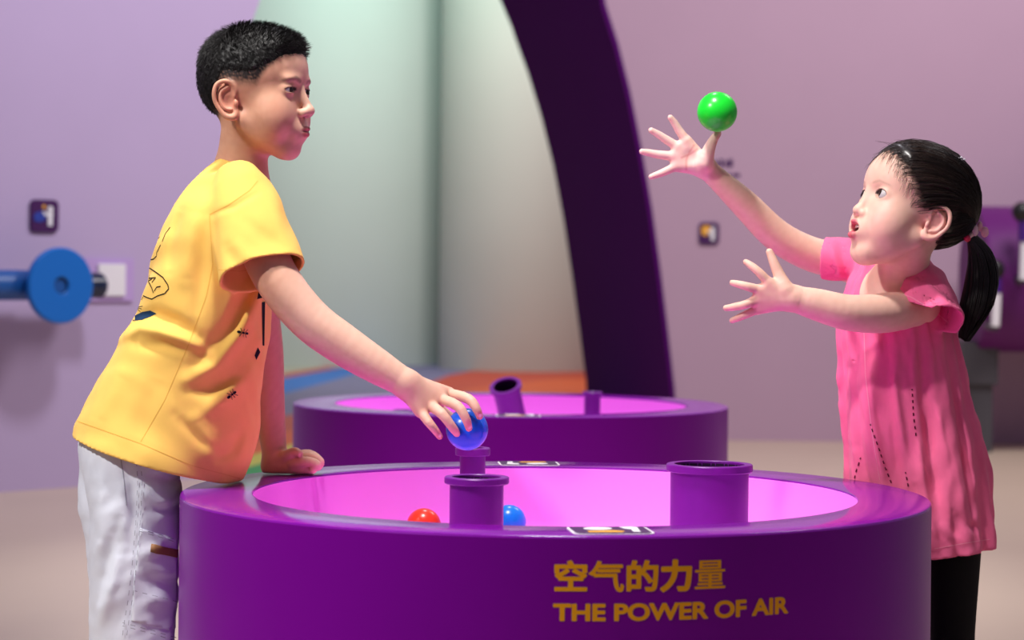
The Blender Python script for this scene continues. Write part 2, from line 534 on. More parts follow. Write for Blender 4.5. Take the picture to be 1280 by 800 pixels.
# lettering on the front table, wrapped round its wall
def wrapped_text(name, body, cx, cy, s0, s1, z0, z1, fats, parent, label):
    """flat print: glyph outlines thickened through a distance grid, then wrapped round the wall"""
    cu = bpy.data.curves.new(name, 'FONT')
    cu.body = body
    cu.resolution_u = 6
    o = bpy.data.objects.new(name + '_tmp', cu)
    COL.objects.link(o)
    dg = bpy.context.evaluated_depsgraph_get()
    me = bpy.data.meshes.new_from_object(o.evaluated_get(dg))
    bpy.data.objects.remove(o)
    bm = bmesh.new()
    bm.from_mesh(me)
    bmesh.ops.remove_doubles(bm, verts=bm.verts, dist=1e-5)
    seg = np.array([[e.verts[0].co.x, e.verts[0].co.y, e.verts[1].co.x, e.verts[1].co.y] for e in bm.edges if len(e.link_faces) == 1])
    bm.free()
    bpy.data.meshes.remove(me)
    fat = max(fats)
    lo = seg.reshape(-1, 2).min(0) - fat
    hi = seg.reshape(-1, 2).max(0) + fat
    nx = int((s1 - s0) / 0.00042)
    ny = int((z1 - z0) / 0.00042)
    gx = np.linspace(lo[0] - 0.01, hi[0] + 0.01, nx)
    gy = np.linspace(lo[1] - 0.01, hi[1] + 0.01, ny)
    D = np.full((nx, ny), 1.0)
    IN = np.zeros((nx, ny), bool)
    pad = 0.12
    for ax, ay, bx_, by_ in seg:
        i0, i1 = np.searchsorted(gx, [min(ax, bx_) - pad, max(ax, bx_) + pad])
        j0, j1 = np.searchsorted(gy, [min(ay, by_) - pad, max(ay, by_) + pad])
        X, Y_ = gx[i0:i1, None], gy[None, j0:j1]
        dx, dy = bx_ - ax, by_ - ay
        t = np.clip(((X - ax) * dx + (Y_ - ay) * dy) / (dx * dx + dy * dy + 1e-12), 0, 1)
        D[i0:i1, j0:j1] = np.minimum(D[i0:i1, j0:j1], np.hypot(X - ax - t * dx, Y_ - ay - t * dy))
        if abs(dy) > 1e-9:
            rows = (gy > min(ay, by_)) & (gy <= max(ay, by_))
            xc = ax + (gy - ay) / dy * dx
            for r_ in np.where(rows)[0]:
                IN[np.searchsorted(gx, xc[r_]):, r_] ^= True
    fx_ = np.array(fats)[np.clip(((gx - lo[0]) / (hi[0] - lo[0]) * len(fats)).astype(int), 0, len(fats) - 1)]
    S = np.where(IN, -D, D) - fx_[:, None]
    verts, faces, vmap = [], [], {}
    def vert(key, x, y):
        if key not in vmap:
            a = (s0 + (s1 - s0) * (x - lo[0]) / (hi[0] - lo[0])) / RO
            z = z0 + (z1 - z0) * (y - lo[1]) / (hi[1] - lo[1])
            r_ = RO + 0.0005
            vmap[key] = len(verts)
            verts.append((cx + r_ * math.sin(a), cy - r_ * math.cos(a), z))
        return vmap[key]
    neg = S < 0
    cell = neg[:-1, :-1] | neg[1:, :-1] | neg[:-1, 1:] | neg[1:, 1:]
    for i, j in np.argwhere(cell):
        cs = ((i, j), (i + 1, j), (i + 1, j + 1), (i, j + 1))
        f_ = []
        for k in range(4):
            a, b = cs[k], cs[(k + 1) % 4]
            sa, sb = S[a], S[b]
            if sa < 0:
                f_.append(vert(a, gx[a[0]], gy[a[1]]))
            if (sa < 0) != (sb < 0):
                t = sa / (sa - sb)
                f_.append(vert((min(a, b), max(a, b)), gx[a[0]] + (gx[b[0]] - gx[a[0]]) * t, gy[a[1]] + (gy[b[1]] - gy[a[1]]) * t))
        if len(f_) > 2:
            faces.append(f_)
    ob = fromdata(name, verts, faces, M['gold'], parent, True)
    ob['label'] = label
    return ob

def arc_of(px, py):
    """arc length on the front table wall and height that show at px, py"""
    c = np.array([0, -CAMD, CAMZ])
    d = P(px, py, 0.0) - c
    ox, oy = c[0] - DX, c[1]
    A = d[0] ** 2 + d[1] ** 2
    B = 2 * (ox * d[0] + oy * d[1])
    C = ox * ox + oy * oy - RO * RO
    t = (-B - math.sqrt(B * B - 4 * A * C)) / (2 * A)
    q = c + d * t
    return RO * math.atan2(q[0] - DX, -q[1]), q[2]
s0, zb = arc_of(692, 741)
s1, zt_ = arc_of(908, 697.5)
_, zt2 = arc_of(692, 699.5)
wrapped_text('chinese_lettering', '空气的力量', DX, 0, s0, s1, zb, zt2, (0.032, 0.024, 0.036, 0.046, 0.012), front, 'row of five gold Chinese characters')
s0, zb = arc_of(691, 776.5)
s1, _ = arc_of(985, 762)
_, zt2 = arc_of(691, 754)
wrapped_text('english_lettering', 'THE POWER OF AIR', DX, 0, s0, s1, zb, zt2, (0.040,), front, 'gold capital lettering')

# ------------------------------------------------------------------ balls
def ball(px, py, Y, r, m, label):
    p = P(px, py, Y)
    prof = [(1e-5, -r)] + [(r * math.sin(R(a)), -r * math.cos(R(a))) for a in np.arange(6, 178, 6)] + [(1e-5, r)]
    prof = [(a, b) for a, b in prof]
    o = lathe('play_ball', prof, 64, m, None, None)
    o.location = Vector(p)
    for e in o.data.polygons:
        e.use_smooth = True
    return tag(o, label, 'ball', 'plastic play balls')
def basin_ball(px, py, r, m, label):
    z = ZB + r
    uy = py - HOR - (px - 640) * ROLL
    d = (CAMZ - z) * FOC / uy
    return ball(px, py, d - CAMD, r, m, label)
YBALL = -0.03
ball(583.8, 536.7, YBALL, mm(26.3, YBALL), M['ball_blue'], 'blue plastic ball held in the boy\'s right hand')
basin_ball(529.7, 656.7, 0.030, M['ball_red'], 'red plastic ball lying in the pink basin')
basin_ball(636.2, 652.3, 0.0305, M['ball_blue2'], 'bright blue plastic ball lying in the pink basin behind the short pipe')
ball(896.5, 139.8, 0.30, mm(25, 0.30), M['ball_green'], 'green plastic ball in the air above the girl\'s raised hand')

# ------------------------------------------------------------------ implicit surfaces for bodies and clothes
F4 = np.float32
def smin(a, b, k):
    h = np.clip(0.5 + 0.5 * (b - a) / k, 0, 1)
    return b + (a - b) * h - k * h * (1 - h)
def smax(a, b, k):
    return -smin(-a, -b, k)
def d_sph(p, c, r):
    return np.sqrt(((p - np.asarray(c, F4)) ** 2).sum(1)) - r
def d_ell(p, c, r, rot=None):
    q = p - np.asarray(c, F4)
    if rot is not None:
        q = q @ np.asarray(rot, F4)
    r = np.asarray(r, F4)
    k0 = np.sqrt(((q / r) ** 2).sum(1))
    k1 = np.sqrt(((q / (r * r)) ** 2).sum(1)) + 1e-9
    return k0 * (k0 - 1) / k1
def d_cap(p, a, b, ra, rb):
    a, b = np.asarray(a, F4), np.asarray(b, F4)
    ab = b - a
    t = np.clip(((p - a) @ ab) / (ab @ ab + 1e-12), 0, 1)
    q = p - a - t[:, None] * ab
    return np.sqrt((q * q).sum(1)) - (ra + (rb - ra) * t)
def sstep(x, a, b):
    t = np.clip((x - a) / (b - a), 0, 1)
    return t * t * (3 - 2 * t)

class Field:
    def __init__(self):
        self.pr = []
    def add(self, fn, c, rad, op='u', k=0.006):
        self.pr.append((fn, np.asarray(c, float), float(rad), op, k))
    def cap(self, a, b, ra, rb, k=0.006, op='u'):
        a, b = np.asarray(a, float), np.asarray(b, float)
        self.add(lambda p: d_cap(p, a, b, ra, rb), (a + b) / 2, np.linalg.norm(a - b) / 2 + max(ra, rb), op, k)
    def chain(self, pts, rs, k=0.006, sub=5):
        """one smooth tapering limb along a spline"""
        pts, rs = np.asarray(pts, float), np.asarray(rs, float)
        e = np.concatenate([[2 * pts[0] - pts[1]], pts, [2 * pts[-1] - pts[-2]]])
        er = np.concatenate([[rs[0]], rs, [rs[-1]]])
        out, ro = [], []
        for i in range(1, len(e) - 2):
            for j in range(sub):
                t = j / sub
                c = [-t ** 3 + 2 * t * t - t, 3 * t ** 3 - 5 * t * t + 2, -3 * t ** 3 + 4 * t * t + t, t ** 3 - t * t]
                out.append(sum(0.5 * w_ * e[i - 1 + m_] for m_, w_ in enumerate(c)))
                ro.append(sum(0.5 * w_ * er[i - 1 + m_] for m_, w_ in enumerate(c)))
        out.append(pts[-1]); ro.append(rs[-1])
        out, ro = np.array(out), np.array(ro)
        mid = (out[1:] + out[:-1]) / 2
        hl = np.linalg.norm(out[1:] - out[:-1], axis=1) / 2 + np.maximum(ro[1:], ro[:-1])
        def fn(p):
            c = (p[0] + p[-1]) / 2
            rad = np.linalg.norm(p[-1] - p[0]) / 2
            near = np.linalg.norm(mid - c, axis=1) - hl < rad + 0.035
            if rad > 0.1:
                near[:] = True
            d = np.full(len(p), 0.5, F4)
            for i in np.where(near)[0]:
                d = np.minimum(d, d_cap(p, out[i], out[i + 1], ro[i], ro[i + 1]))
            return d
        lo_, hi_ = out.min(0), out.max(0)
        self.add(fn, (lo_ + hi_) / 2, np.linalg.norm(out - (lo_ + hi_) / 2, axis=1).max() + ro.max(), 'u', k)
    def ell(self, c, r, k=0.006, op='u', rot=None):
        self.add(lambda p: d_ell(p, c, r, rot), c, max(r), op, k)
    def ev(self, p, sel=None):
        d = np.full(len(p), 1.0, F4)
        for i, (fn, c, rad, op, k) in enumerate(self.pr):
            if sel is not None and not sel[i]:
                continue
            if op == 'u':
                d = smin(d, fn(p), k)
            elif op == 's':
                d = smax(d, -fn(p), k)
            elif op == 'i':
                d = smax(d, fn(p), k)
            elif op == 'd':
                d = d - fn(p)
            elif op == 'shell':
                d = np.maximum(d, -(d + k))
        return d.astype(F4)
    def mesh(self, lo, hi, h, B=16, margin=0.012):
        lo, hi = np.asarray(lo, float), np.asarray(hi, float)
        nb = np.ceil((hi - lo) / (h * B)).astype(int)
        gi = np.stack(np.meshgrid(*[np.arange(n) for n in nb], indexing='ij'), -1).reshape(-1, 3)
        ctr = lo + (gi + 0.5) * (h * B)
        half = h * B * 0.5 * math.sqrt(3)
        C = np.array([q[1] for q in self.pr])
        RD = np.array([q[2] for q in self.pr])
        KK = np.array([q[4] for q in self.pr])
        dc = np.empty(len(ctr), F4)
        for s in range(0, len(ctr), 60000):
            dc[s:s + 60000] = self.ev(ctr[s:s + 60000].astype(F4))
        act = np.where(np.abs(dc) < half + margin)[0]
        n1 = B + 1
        loc = np.stack(np.meshgrid(*[np.arange(n1)] * 3, indexing='ij'), -1).reshape(-1, 3)
        locf = (loc * h).astype(F4)
        N = nb * B + 4
        def gid(i, j, k):
            return ((i + 1) * N[1] + (j + 1)) * N[2] + (k + 1)
        vid, vpos, quads = [], [], []
        corners = [(a, b, c) for a in (0, 1) for b in (0, 1) for c in (0, 1)]
        edges = [((0, 0, 0), (1, 0, 0)), ((0, 1, 0), (1, 1, 0)), ((0, 0, 1), (1, 0, 1)), ((0, 1, 1), (1, 1, 1)),
                 ((0, 0, 0), (0, 1, 0)), ((1, 0, 0), (1, 1, 0)), ((0, 0, 1), (0, 1, 1)), ((1, 0, 1), (1, 1, 1)),
                 ((0, 0, 0), (0, 0, 1)), ((1, 0, 0), (1, 0, 1)), ((0, 1, 0), (0, 1, 1)), ((1, 1, 0), (1, 1, 1))]
        for bi in act:
            org = lo + gi[bi] * (h * B)
            sel = (np.linalg.norm(C - ctr[bi], axis=1) - RD - KK) < half + 0.01
            d = self.ev(locf + org.astype(F4), sel).reshape(n1, n1, n1)
            ins = d < 0
            if ins.all() or not ins.any():
                continue
            cnt = np.zeros((B, B, B), int)
            for a, b, c in corners:
                cnt += ins[a:a + B, b:b + B, c:c + B]
            ci = np.argwhere((cnt > 0) & (cnt < 8))
            if not len(ci):
                continue
            acc = np.zeros((len(ci), 3))
            num = np.zeros(len(ci))
            for e0, e1 in edges:
                d0 = d[ci[:, 0] + e0[0], ci[:, 1] + e0[1], ci[:, 2] + e0[2]].astype(float)
                d1 = d[ci[:, 0] + e1[0], ci[:, 1] + e1[1], ci[:, 2] + e1[2]].astype(float)
                m = (d0 < 0) != (d1 < 0)
                t = np.where(m, d0 / np.where(m, d0 - d1, 1), 0)
                pt = np.asarray(e0, float) + t[:, None] * (np.asarray(e1, float) - np.asarray(e0, float))
                acc += np.where(m[:, None], pt, 0)
                num += m
            g = ci + gi[bi] * B
            vid.append(gid(g[:, 0], g[:, 1], g[:, 2]))
            vpos.append(org + (ci + acc / num[:, None]) * h)
            for ax in range(3):
                s0 = ins[:B, :B, :B]
                s1 = (ins[1:, :B, :B], ins[:B, 1:, :B], ins[:B, :B, 1:])[ax]
                ei = np.argwhere(s0 != s1)
                if not len(ei):
                    continue
                fl = s0[ei[:, 0], ei[:, 1], ei[:, 2]]
                e = ei + gi[bi] * B
                u, v_ = [(1, 2), (2, 0), (0, 1)][ax]
                du = np.zeros(3, int); du[u] = 1
                dv = np.zeros(3, int); dv[v_] = 1
                q = [e - du - dv, e - dv, e, e - du]
                q = np.stack([gid(a[:, 0], a[:, 1], a[:, 2]) for a in q], 1)
                q = np.where(fl[:, None], q, q[:, ::-1])
                quads.append(q)
        vid = np.concatenate(vid)
        vpos = np.concatenate(vpos)
        quads = np.concatenate(quads)
        o = np.argsort(vid)
        vid, vpos = vid[o], vpos[o]
        ix = np.clip(np.searchsorted(vid, quads), 0, len(vid) - 1)
        ok = (vid[ix] == quads).all(1)
        return vpos, ix[ok]

def smooth_np(v, q, it=1, lam=0.5):
    n = len(v)
    e = np.concatenate([q[:, [0, 1]], q[:, [1, 2]], q[:, [2, 3]], q[:, [3, 0]]])
    e = np.concatenate([e, e[:, ::-1]])
    for _ in range(it):
        s = np.stack([np.bincount(e[:, 0], v[e[:, 1], k], n) for k in range(3)], 1)
        c = np.bincount(e[:, 0], minlength=n)[:, None]
        v = v + lam * (s / np.maximum(c, 1) - v) * (c > 0)
    return v

def np_mesh(name, v, q, m, parent, col=None):
    me = bpy.data.meshes.new(name)
    me.vertices.add(len(v))
    me.vertices.foreach_set('co', np.ascontiguousarray(v, F4).ravel())
    k = q.shape[1]
    me.loops.add(q.size)
    me.loops.foreach_set('vertex_index', np.ascontiguousarray(q, np.int32).ravel())
    me.polygons.add(len(q))
    me.polygons.foreach_set('loop_start', np.arange(0, q.size, k, dtype=np.int32))
    me.polygons.foreach_set('loop_total', np.full(len(q), k, np.int32))
    me.polygons.foreach_set('use_smooth', np.ones(len(q), bool))
    me.update(calc_edges=True)
    me.validate()
    if col is not None:
        at = me.color_attributes.new('Col', 'FLOAT_COLOR', 'POINT')
        c4 = np.concatenate([col, np.ones((len(col), 1))], 1).astype(F4)
        at.data.foreach_set('color', c4.ravel())
    return link(name, me, m, parent)

def vnormals(v, q):
    fn = np.cross(v[q[:, 2]] - v[q[:, 0]], v[q[:, 3]] - v[q[:, 1]])
    n = np.zeros_like(v)
    for k in range(4):
        for c in range(3):
            n[:, c] += np.bincount(q[:, k], fn[:, c], len(v))
    return n / (np.linalg.norm(n, axis=1, keepdims=True) + 1e-12)

def strands(name, paths, r0, r1, m, parent):
    """many thin three-sided tapering hairs: paths (n, k, 3)"""
    paths = np.asarray(paths, float)
    n, k, _ = paths.shape
    tan = np.gradient(paths, axis=1)
    tan /= np.linalg.norm(tan, axis=2, keepdims=True) + 1e-12
    ref = np.where(np.abs(tan[..., 2:3]) > 0.9, np.array([1., 0, 0]), np.array([0, 0, 1.]))
    a = np.cross(tan, ref)
    a /= np.linalg.norm(a, axis=2, keepdims=True) + 1e-12
    b = np.cross(tan, a)
    rad = np.linspace(r0, r1, k)[None, :, None]
    ring = [paths + rad * (math.cos(t) * a + math.sin(t) * b) for t in (0, 2.0944, 4.18879)]
    v = np.stack(ring, 2).reshape(-1, 3)
    base = (np.arange(n)[:, None] * k + np.arange(k - 1)[None, :]).reshape(-1) * 3
    qs = []
    for s in range(3):
        s2 = (s + 1) % 3
        qs.append(np.stack([base + s, base + s2, base + 3 + s2, base + 3 + s], 1))
    o = np_mesh(name, v, np.concatenate(qs), m, parent)
    o['kind'] = 'stuff'
    return o

class Loft:
    """stacked ellipses along an axis: table of (s, centre u, centre v, half u, half v)"""
    def __init__(self, org, A, U, tab, pw=2.0):
        self.o = np.asarray(org, float)
        self.A = np.asarray(A, float) / np.linalg.norm(A)
        U = np.asarray(U, float)
        U = U - self.A * (U @ self.A)
        self.U = U / np.linalg.norm(U)
        self.V = np.cross(self.A, self.U)
        t = np.asarray(sorted(tab), float)
        s = np.linspace(t[0, 0], t[-1, 0], 160)
        cols = [np.interp(s, t[:, 0], t[:, i]) for i in range(1, 5)]
        kk = np.hanning(25); kk /= kk.sum()
        out = []
        for c in cols:
            e = np.concatenate([2 * c[0] - c[12:0:-1], c, 2 * c[-1] - c[-2:-14:-1]])
            out.append(np.convolve(e, kk, 'valid'))
        self.s, self.t = s, out
        self.dt = [np.gradient(c, s) for c in out]
        self.rad = max(np.max(out[2]), np.max(out[3])) + (s[-1] - s[0]) / 2 + max(np.abs(out[0]).max(), np.abs(out[1]).max())
        self.c = self.o + self.A * (s[0] + s[-1]) / 2
        self.pw = pw
    def suv(self, p):
        q = p - self.o.astype(F4)
        return q @ self.A.astype(F4), q @ self.U.astype(F4), q @ self.V.astype(F4)
    def __call__(self, p):
        s, u, v = self.suv(p)
        cu, cv, a, b = [np.interp(s, self.s, t) for t in self.t]
        x, y = (u - cu) / a, (v - cv) / b
        k0 = np.sqrt(x * x + y * y) + 1e-6
        g2 = ((x / a) ** 2 + (y / b) ** 2) / (k0 * k0)
        dcu, dcv, da, db = [np.interp(s, self.s, t) for t in self.dt]
        gs = (x * dcu / a + y * dcv / b + x * x * da / a + y * y * db / b) / k0
        d = (k0 - 1) / np.sqrt(g2 + np.minimum(gs * gs, 30 * g2) + 1e-6)
        return np.clip(d, -0.3, 0.3).astype(F4)
    def angle(self, p):
        s, u, v = self.suv(p)
        cu, cv, a, b = [np.interp(s, self.s, t) for t in self.t]
        return s, np.arctan2((v - cv) / b, (u - cu) / a)

class Cloth:
    """a loft as thin cloth (th) or as a solid (th None), with folds, cut at both ends"""
    def __init__(self, loft, th=None, disp=None, s0=None, s1=None, planes=()):
        self.planes = [(np.asarray(c, F4), np.asarray(n_, F4) / F4(np.linalg.norm(n_))) for c, n_ in planes]
        self.l, self.th, self.disp = loft, th, disp
        self.s0 = loft.s[0] if s0 is None else s0
        self.s1 = loft.s[-1] if s1 is None else s1
    def __call__(self, p):
        d = self.l(p)
        if self.disp is not None:
            d = d - self.disp(p)
        if self.th:
            d = np.maximum(d, -(d + self.th))
        s = (p - self.l.o.astype(F4)) @ self.l.A.astype(F4)
        d = np.maximum(d, np.maximum(self.s0 - s, s - self.s1))
        for c, n_ in self.planes:
            d = np.maximum(d, (p - c) @ n_)
        return d.astype(F4)
    def to(self, F, k=0.006):
        F.add(self, self.l.c, self.l.rad + 0.03, 'u', k)

def seg_dist2(x, z, pl):
    """distance in the x, z plane to a polyline and the share of its length"""
    best = np.full(len(x), 9.0, F4)
    tt = np.zeros(len(x), F4)
    L = sum(math.dist(pl[i], pl[i + 1]) for i in range(len(pl) - 1))
    run = 0
    for i in range(len(pl) - 1):
        ax, az = pl[i]
        bx, bz = pl[i + 1]
        dx, dz = bx - ax, bz - az
        l2 = dx * dx + dz * dz + 1e-12
        t = np.clip(((x - ax) * dx + (z - az) * dz) / l2, 0, 1)
        d = np.hypot(x - ax - t * dx, z - az - t * dz)
        m = d < best
        best = np.where(m, d, best)
        tt = np.where(m, (run + t * math.sqrt(l2)) / L, tt)
        run += math.sqrt(l2)
    return best, tt

def creases(items, Y0, ymax, yfade=0.03):
    """cloth folds: list of (pixel polyline, width px, height px); + is a ridge, - a furrow"""
    its = []
    for pl, wd, ht in items:
        q = [P(a, b, Y0) for a, b in pl]
        its.append(([(c[0], c[2]) for c in q], mm(wd, Y0), mm(ht, Y0)))
    def fn(p):
        x, y, z = p[:, 0], p[:, 1], p[:, 2]
        fade = 1 - sstep(y, ymax - yfade, ymax + yfade)
        o = np.zeros(len(p), F4)
        c = (p[0] + p[-1]) / 2
        rad = np.linalg.norm(p[-1] - p[0]) / 2
        for pl, wd, ht in its:
            xs, zs = [a for a, _ in pl], [b for _, b in pl]
            g = 3 * wd + rad
            if c[0] < min(xs) - g or c[0] > max(xs) + g or c[2] < min(zs) - g or c[2] > max(zs) + g:
                continue
            d, t = seg_dist2(x, z, pl)
            o += ht * np.exp(-(d / wd) ** 2) * np.sqrt(np.clip(np.sin(np.pi * np.clip(t, 0.04, 0.96)), 0, 1))
        return o * fade
    return fn

def waves(p, f, seed, amp):
    r = np.random.default_rng(seed)
    o = np.zeros(len(p), F4)
    for i in range(5):
        k = r.normal(size=3)
        k = k / np.linalg.norm(k) * f * (0.7 + 0.7 * r.random())
        o += np.sin(p @ k.astype(F4) + r.random() * 6.28 + 1.3 * np.sin(p @ (k[[1, 2, 0]] * 0.6).astype(F4)))
    return o * (amp / 2.2)

# ------------------------------------------------------------------ heads (local millimetres: x forward, y left, z up, eyes at z = 0)
def spline(pts, sub=4):
    pts = np.asarray(pts, float)
    e = np.concatenate([[2 * pts[0] - pts[1]], pts, [2 * pts[-1] - pts[-2]]])
    out = []
    for i in range(1, len(e) - 2):
        for j in range(sub):
            t = j / sub
            c = [-t ** 3 + 2 * t * t - t, 3 * t ** 3 - 5 * t * t + 2, -3 * t ** 3 + 4 * t * t + t, t ** 3 - t * t]
            out.append(sum(0.5 * w_ * e[i - 1 + m_] for m_, w_ in enumerate(c)))
    return np.array(out + [pts[-1]])
HELIX = spline([(10, 0, 4, 2.6), (13, 1, 14, 3.2), (9, 3, 25, 3.6), (-2, 4, 30, 3.8), (-14, 4, 26, 3.8), (-20, 4, 13, 3.6), (-20, 3, 0, 3.3), (-14, 2, -14, 3.4), (-6, 1, -24, 4.6), (4, 0, -27, 5.4), (9, -1, -22, 4.6), (10, -2, -12, 3.2)], 3)
ANTI = spline([(2, 1.5, 20, 2.6), (-9, 2, 14, 2.6), (-12, 2, 2, 2.6), (-7, 2, -11, 2.6), (2, 1, -15, 2.6)], 3)

def ear_sdf(d, p, o):
    # ears
    e = p - np.array(o['ear'], F4)
    c, s = math.cos(o['ear_flare']), math.sin(o['ear_flare'])
    rot = np.array([[c, s, 0], [-s, c, 0], [0, 0, 1]])
    t = o['ear_tilt']
    rot = rot @ np.array([[math.cos(t), 0, math.sin(t)], [0, 1, 0], [-math.sin(t), 0, math.cos(t)]])
    e = (e @ rot.astype(F4)) / o['ear_s']
    near = np.abs(e).max(1) < 60
    if near.any():
        e = e[near]
        de = d_ell(e, (-2, -3, 0), (17, 3.4, 26))
        for tb in (HELIX, ANTI):
            dd = np.full(len(e), 99, F4)
            for i in range(len(tb) - 1):
                dd = np.minimum(dd, d_cap(e, tb[i, :3], tb[i + 1, :3], tb[i, 3], tb[i + 1, 3]))
            de = smin(de, dd, 2.5)
        de = smin(de, d_ell(e, (11, 1, -6), (4, 3.6, 6)), 2)
        de = smax(de, -d_ell(e, (1, 3.0, -1), (8, 5, 11)), 2)
        d[near] = smin(d[near], de * o['ear_s'], 4)
    return d

def head_sdf(q, o):
    x, z = q[:, 0], q[:, 2]
    p = np.stack([x, np.abs(q[:, 1]), z], 1)
    g = o['girl']
    d = d_ell(p, (-8, 0, 24), (88, o['w'], 80))
    d = smin(d, d_ell(p, (32, 0, 36), (54, 57, 54)), 25)
    d = smin(d, d_ell(p, (34, 0, -36), (48, 50, 66)), 22)
    ck = o['cheek']
    d = smin(d, d_ell(p, (o['ckx'], 34, -44), (29 * ck, 25 * ck, 34 * ck)), 26)
    d = smin(d, d_cap(p, (2, 47, -50), (56, 12, -92), 15, 16), 18)
    d = smin(d, d_sph(p, (o['chinx'], 0, -93), 17), 16)
    if x.max() < 28 and len(x) < 6000:
        return ear_sdf(d, p, o)
    if o['ridge']:
        d = smin(d, d_ell(p, (76.5, 22, 17), (9, 20, 6)), 12)
    # sockets, lids and openings
    ex, ey, ez = o['eye']
    d = smax(d, -d_ell(p, (ex + 24, ey, ez + 1), (14, 19, 11)), 10)
    d = smin(d, d_sph(p, (ex, ey, ez), 13.6), 5)
    oh = o['open']
    c, s = math.cos(o['slant']), math.sin(o['slant'])
    rot = np.array([[1, 0, 0], [0, c, -s], [0, s, c]])
    d = smax(d, -d_ell(p, (ex + 14.5, ey + 0.5, ez - 0.3), (13, o['ow'], oh), rot), 1.2)
    # nose
    d = smin(d, d_cap(p, (o['bx'], 0, 1), (o['nx'] - 3, 0, -30), 5.5, 7.5), 9)
    d = smin(d, d_ell(p, (o['nx'] - 2, 0, -33), (9, 9.5, 8.5)), 5)
    d = smin(d, d_ell(p, (o['nx'] - 9, 10.5, -36), (9, 6.5, 7)), 4)
    d = smax(d, -d_ell(p, (o['nx'] - 4, 5.5, -42.5), (4, 2.8, 3.2)), 2)
    # mouth
    mz = o['mz']
    d = smin(d, d_ell(p, (76 + o['fx'], 0, mz), (18, 26, 20)), 12)
    if g:
        d = smin(d, d_cap(p, (77, 15, mz - 1), (90, 4, mz + 8.5), 2.6, 4.2), 3)
        d = smin(d, d_cap(p, (76, 15, mz - 3), (87, 3, mz - 13), 2.8, 5.6), 3)
        d = smax(d, -d_ell(p, (86, 0, mz - 1.5), (16, 14.5, 7.4)), 2)
    else:
        d = smin(d, d_cap(p, (82, 17, mz + 0.5), (94.5, 4, mz + 3.8), 2.4, 4.0), 3)
        d = smin(d, d_cap(p, (82, 16, mz - 2), (92.5, 3, mz - 5.2), 2.6, 5.2), 3)
        d = smax(d, -d_cap(p, (83, 20, mz - 1.8), (99, 0, mz - 0.3), 0.7, 0.7), 1.6)
    return ear_sdf(d, p, o)

def skull_sdf(q, o):
    p = np.stack([q[:, 0], np.abs(q[:, 1]), q[:, 2]], 1)
    d = d_ell(p, (-8, 0, 24), (88, o['w'], 80))
    d = smin(d, d_ell(p, (32, 0, 36), (54, 57, 54)), 25)
    return smin(d, d_ell(p, (34, 0, -36), (48, 50, 66)), 22)

def hair_edge(q, o):
    """signed height over the hair line in mm"""
    hx, hz = zip(*o['hairline'])
    return (q[:, 2] - np.interp(q[:, 0], hx, hz)).astype(F4)

def mottle(v, col, seed):
    n = waves(v.astype(F4), 160, seed, 0.5) + waves(v.astype(F4), 420, seed + 1, 0.5)
    return col * (1 + 0.045 * n[:, None] * np.array([0.6, 1.1, 1.2]))

def mixc(a, b, t):
    return a + (np.asarray(b) - a) * t[:, None]

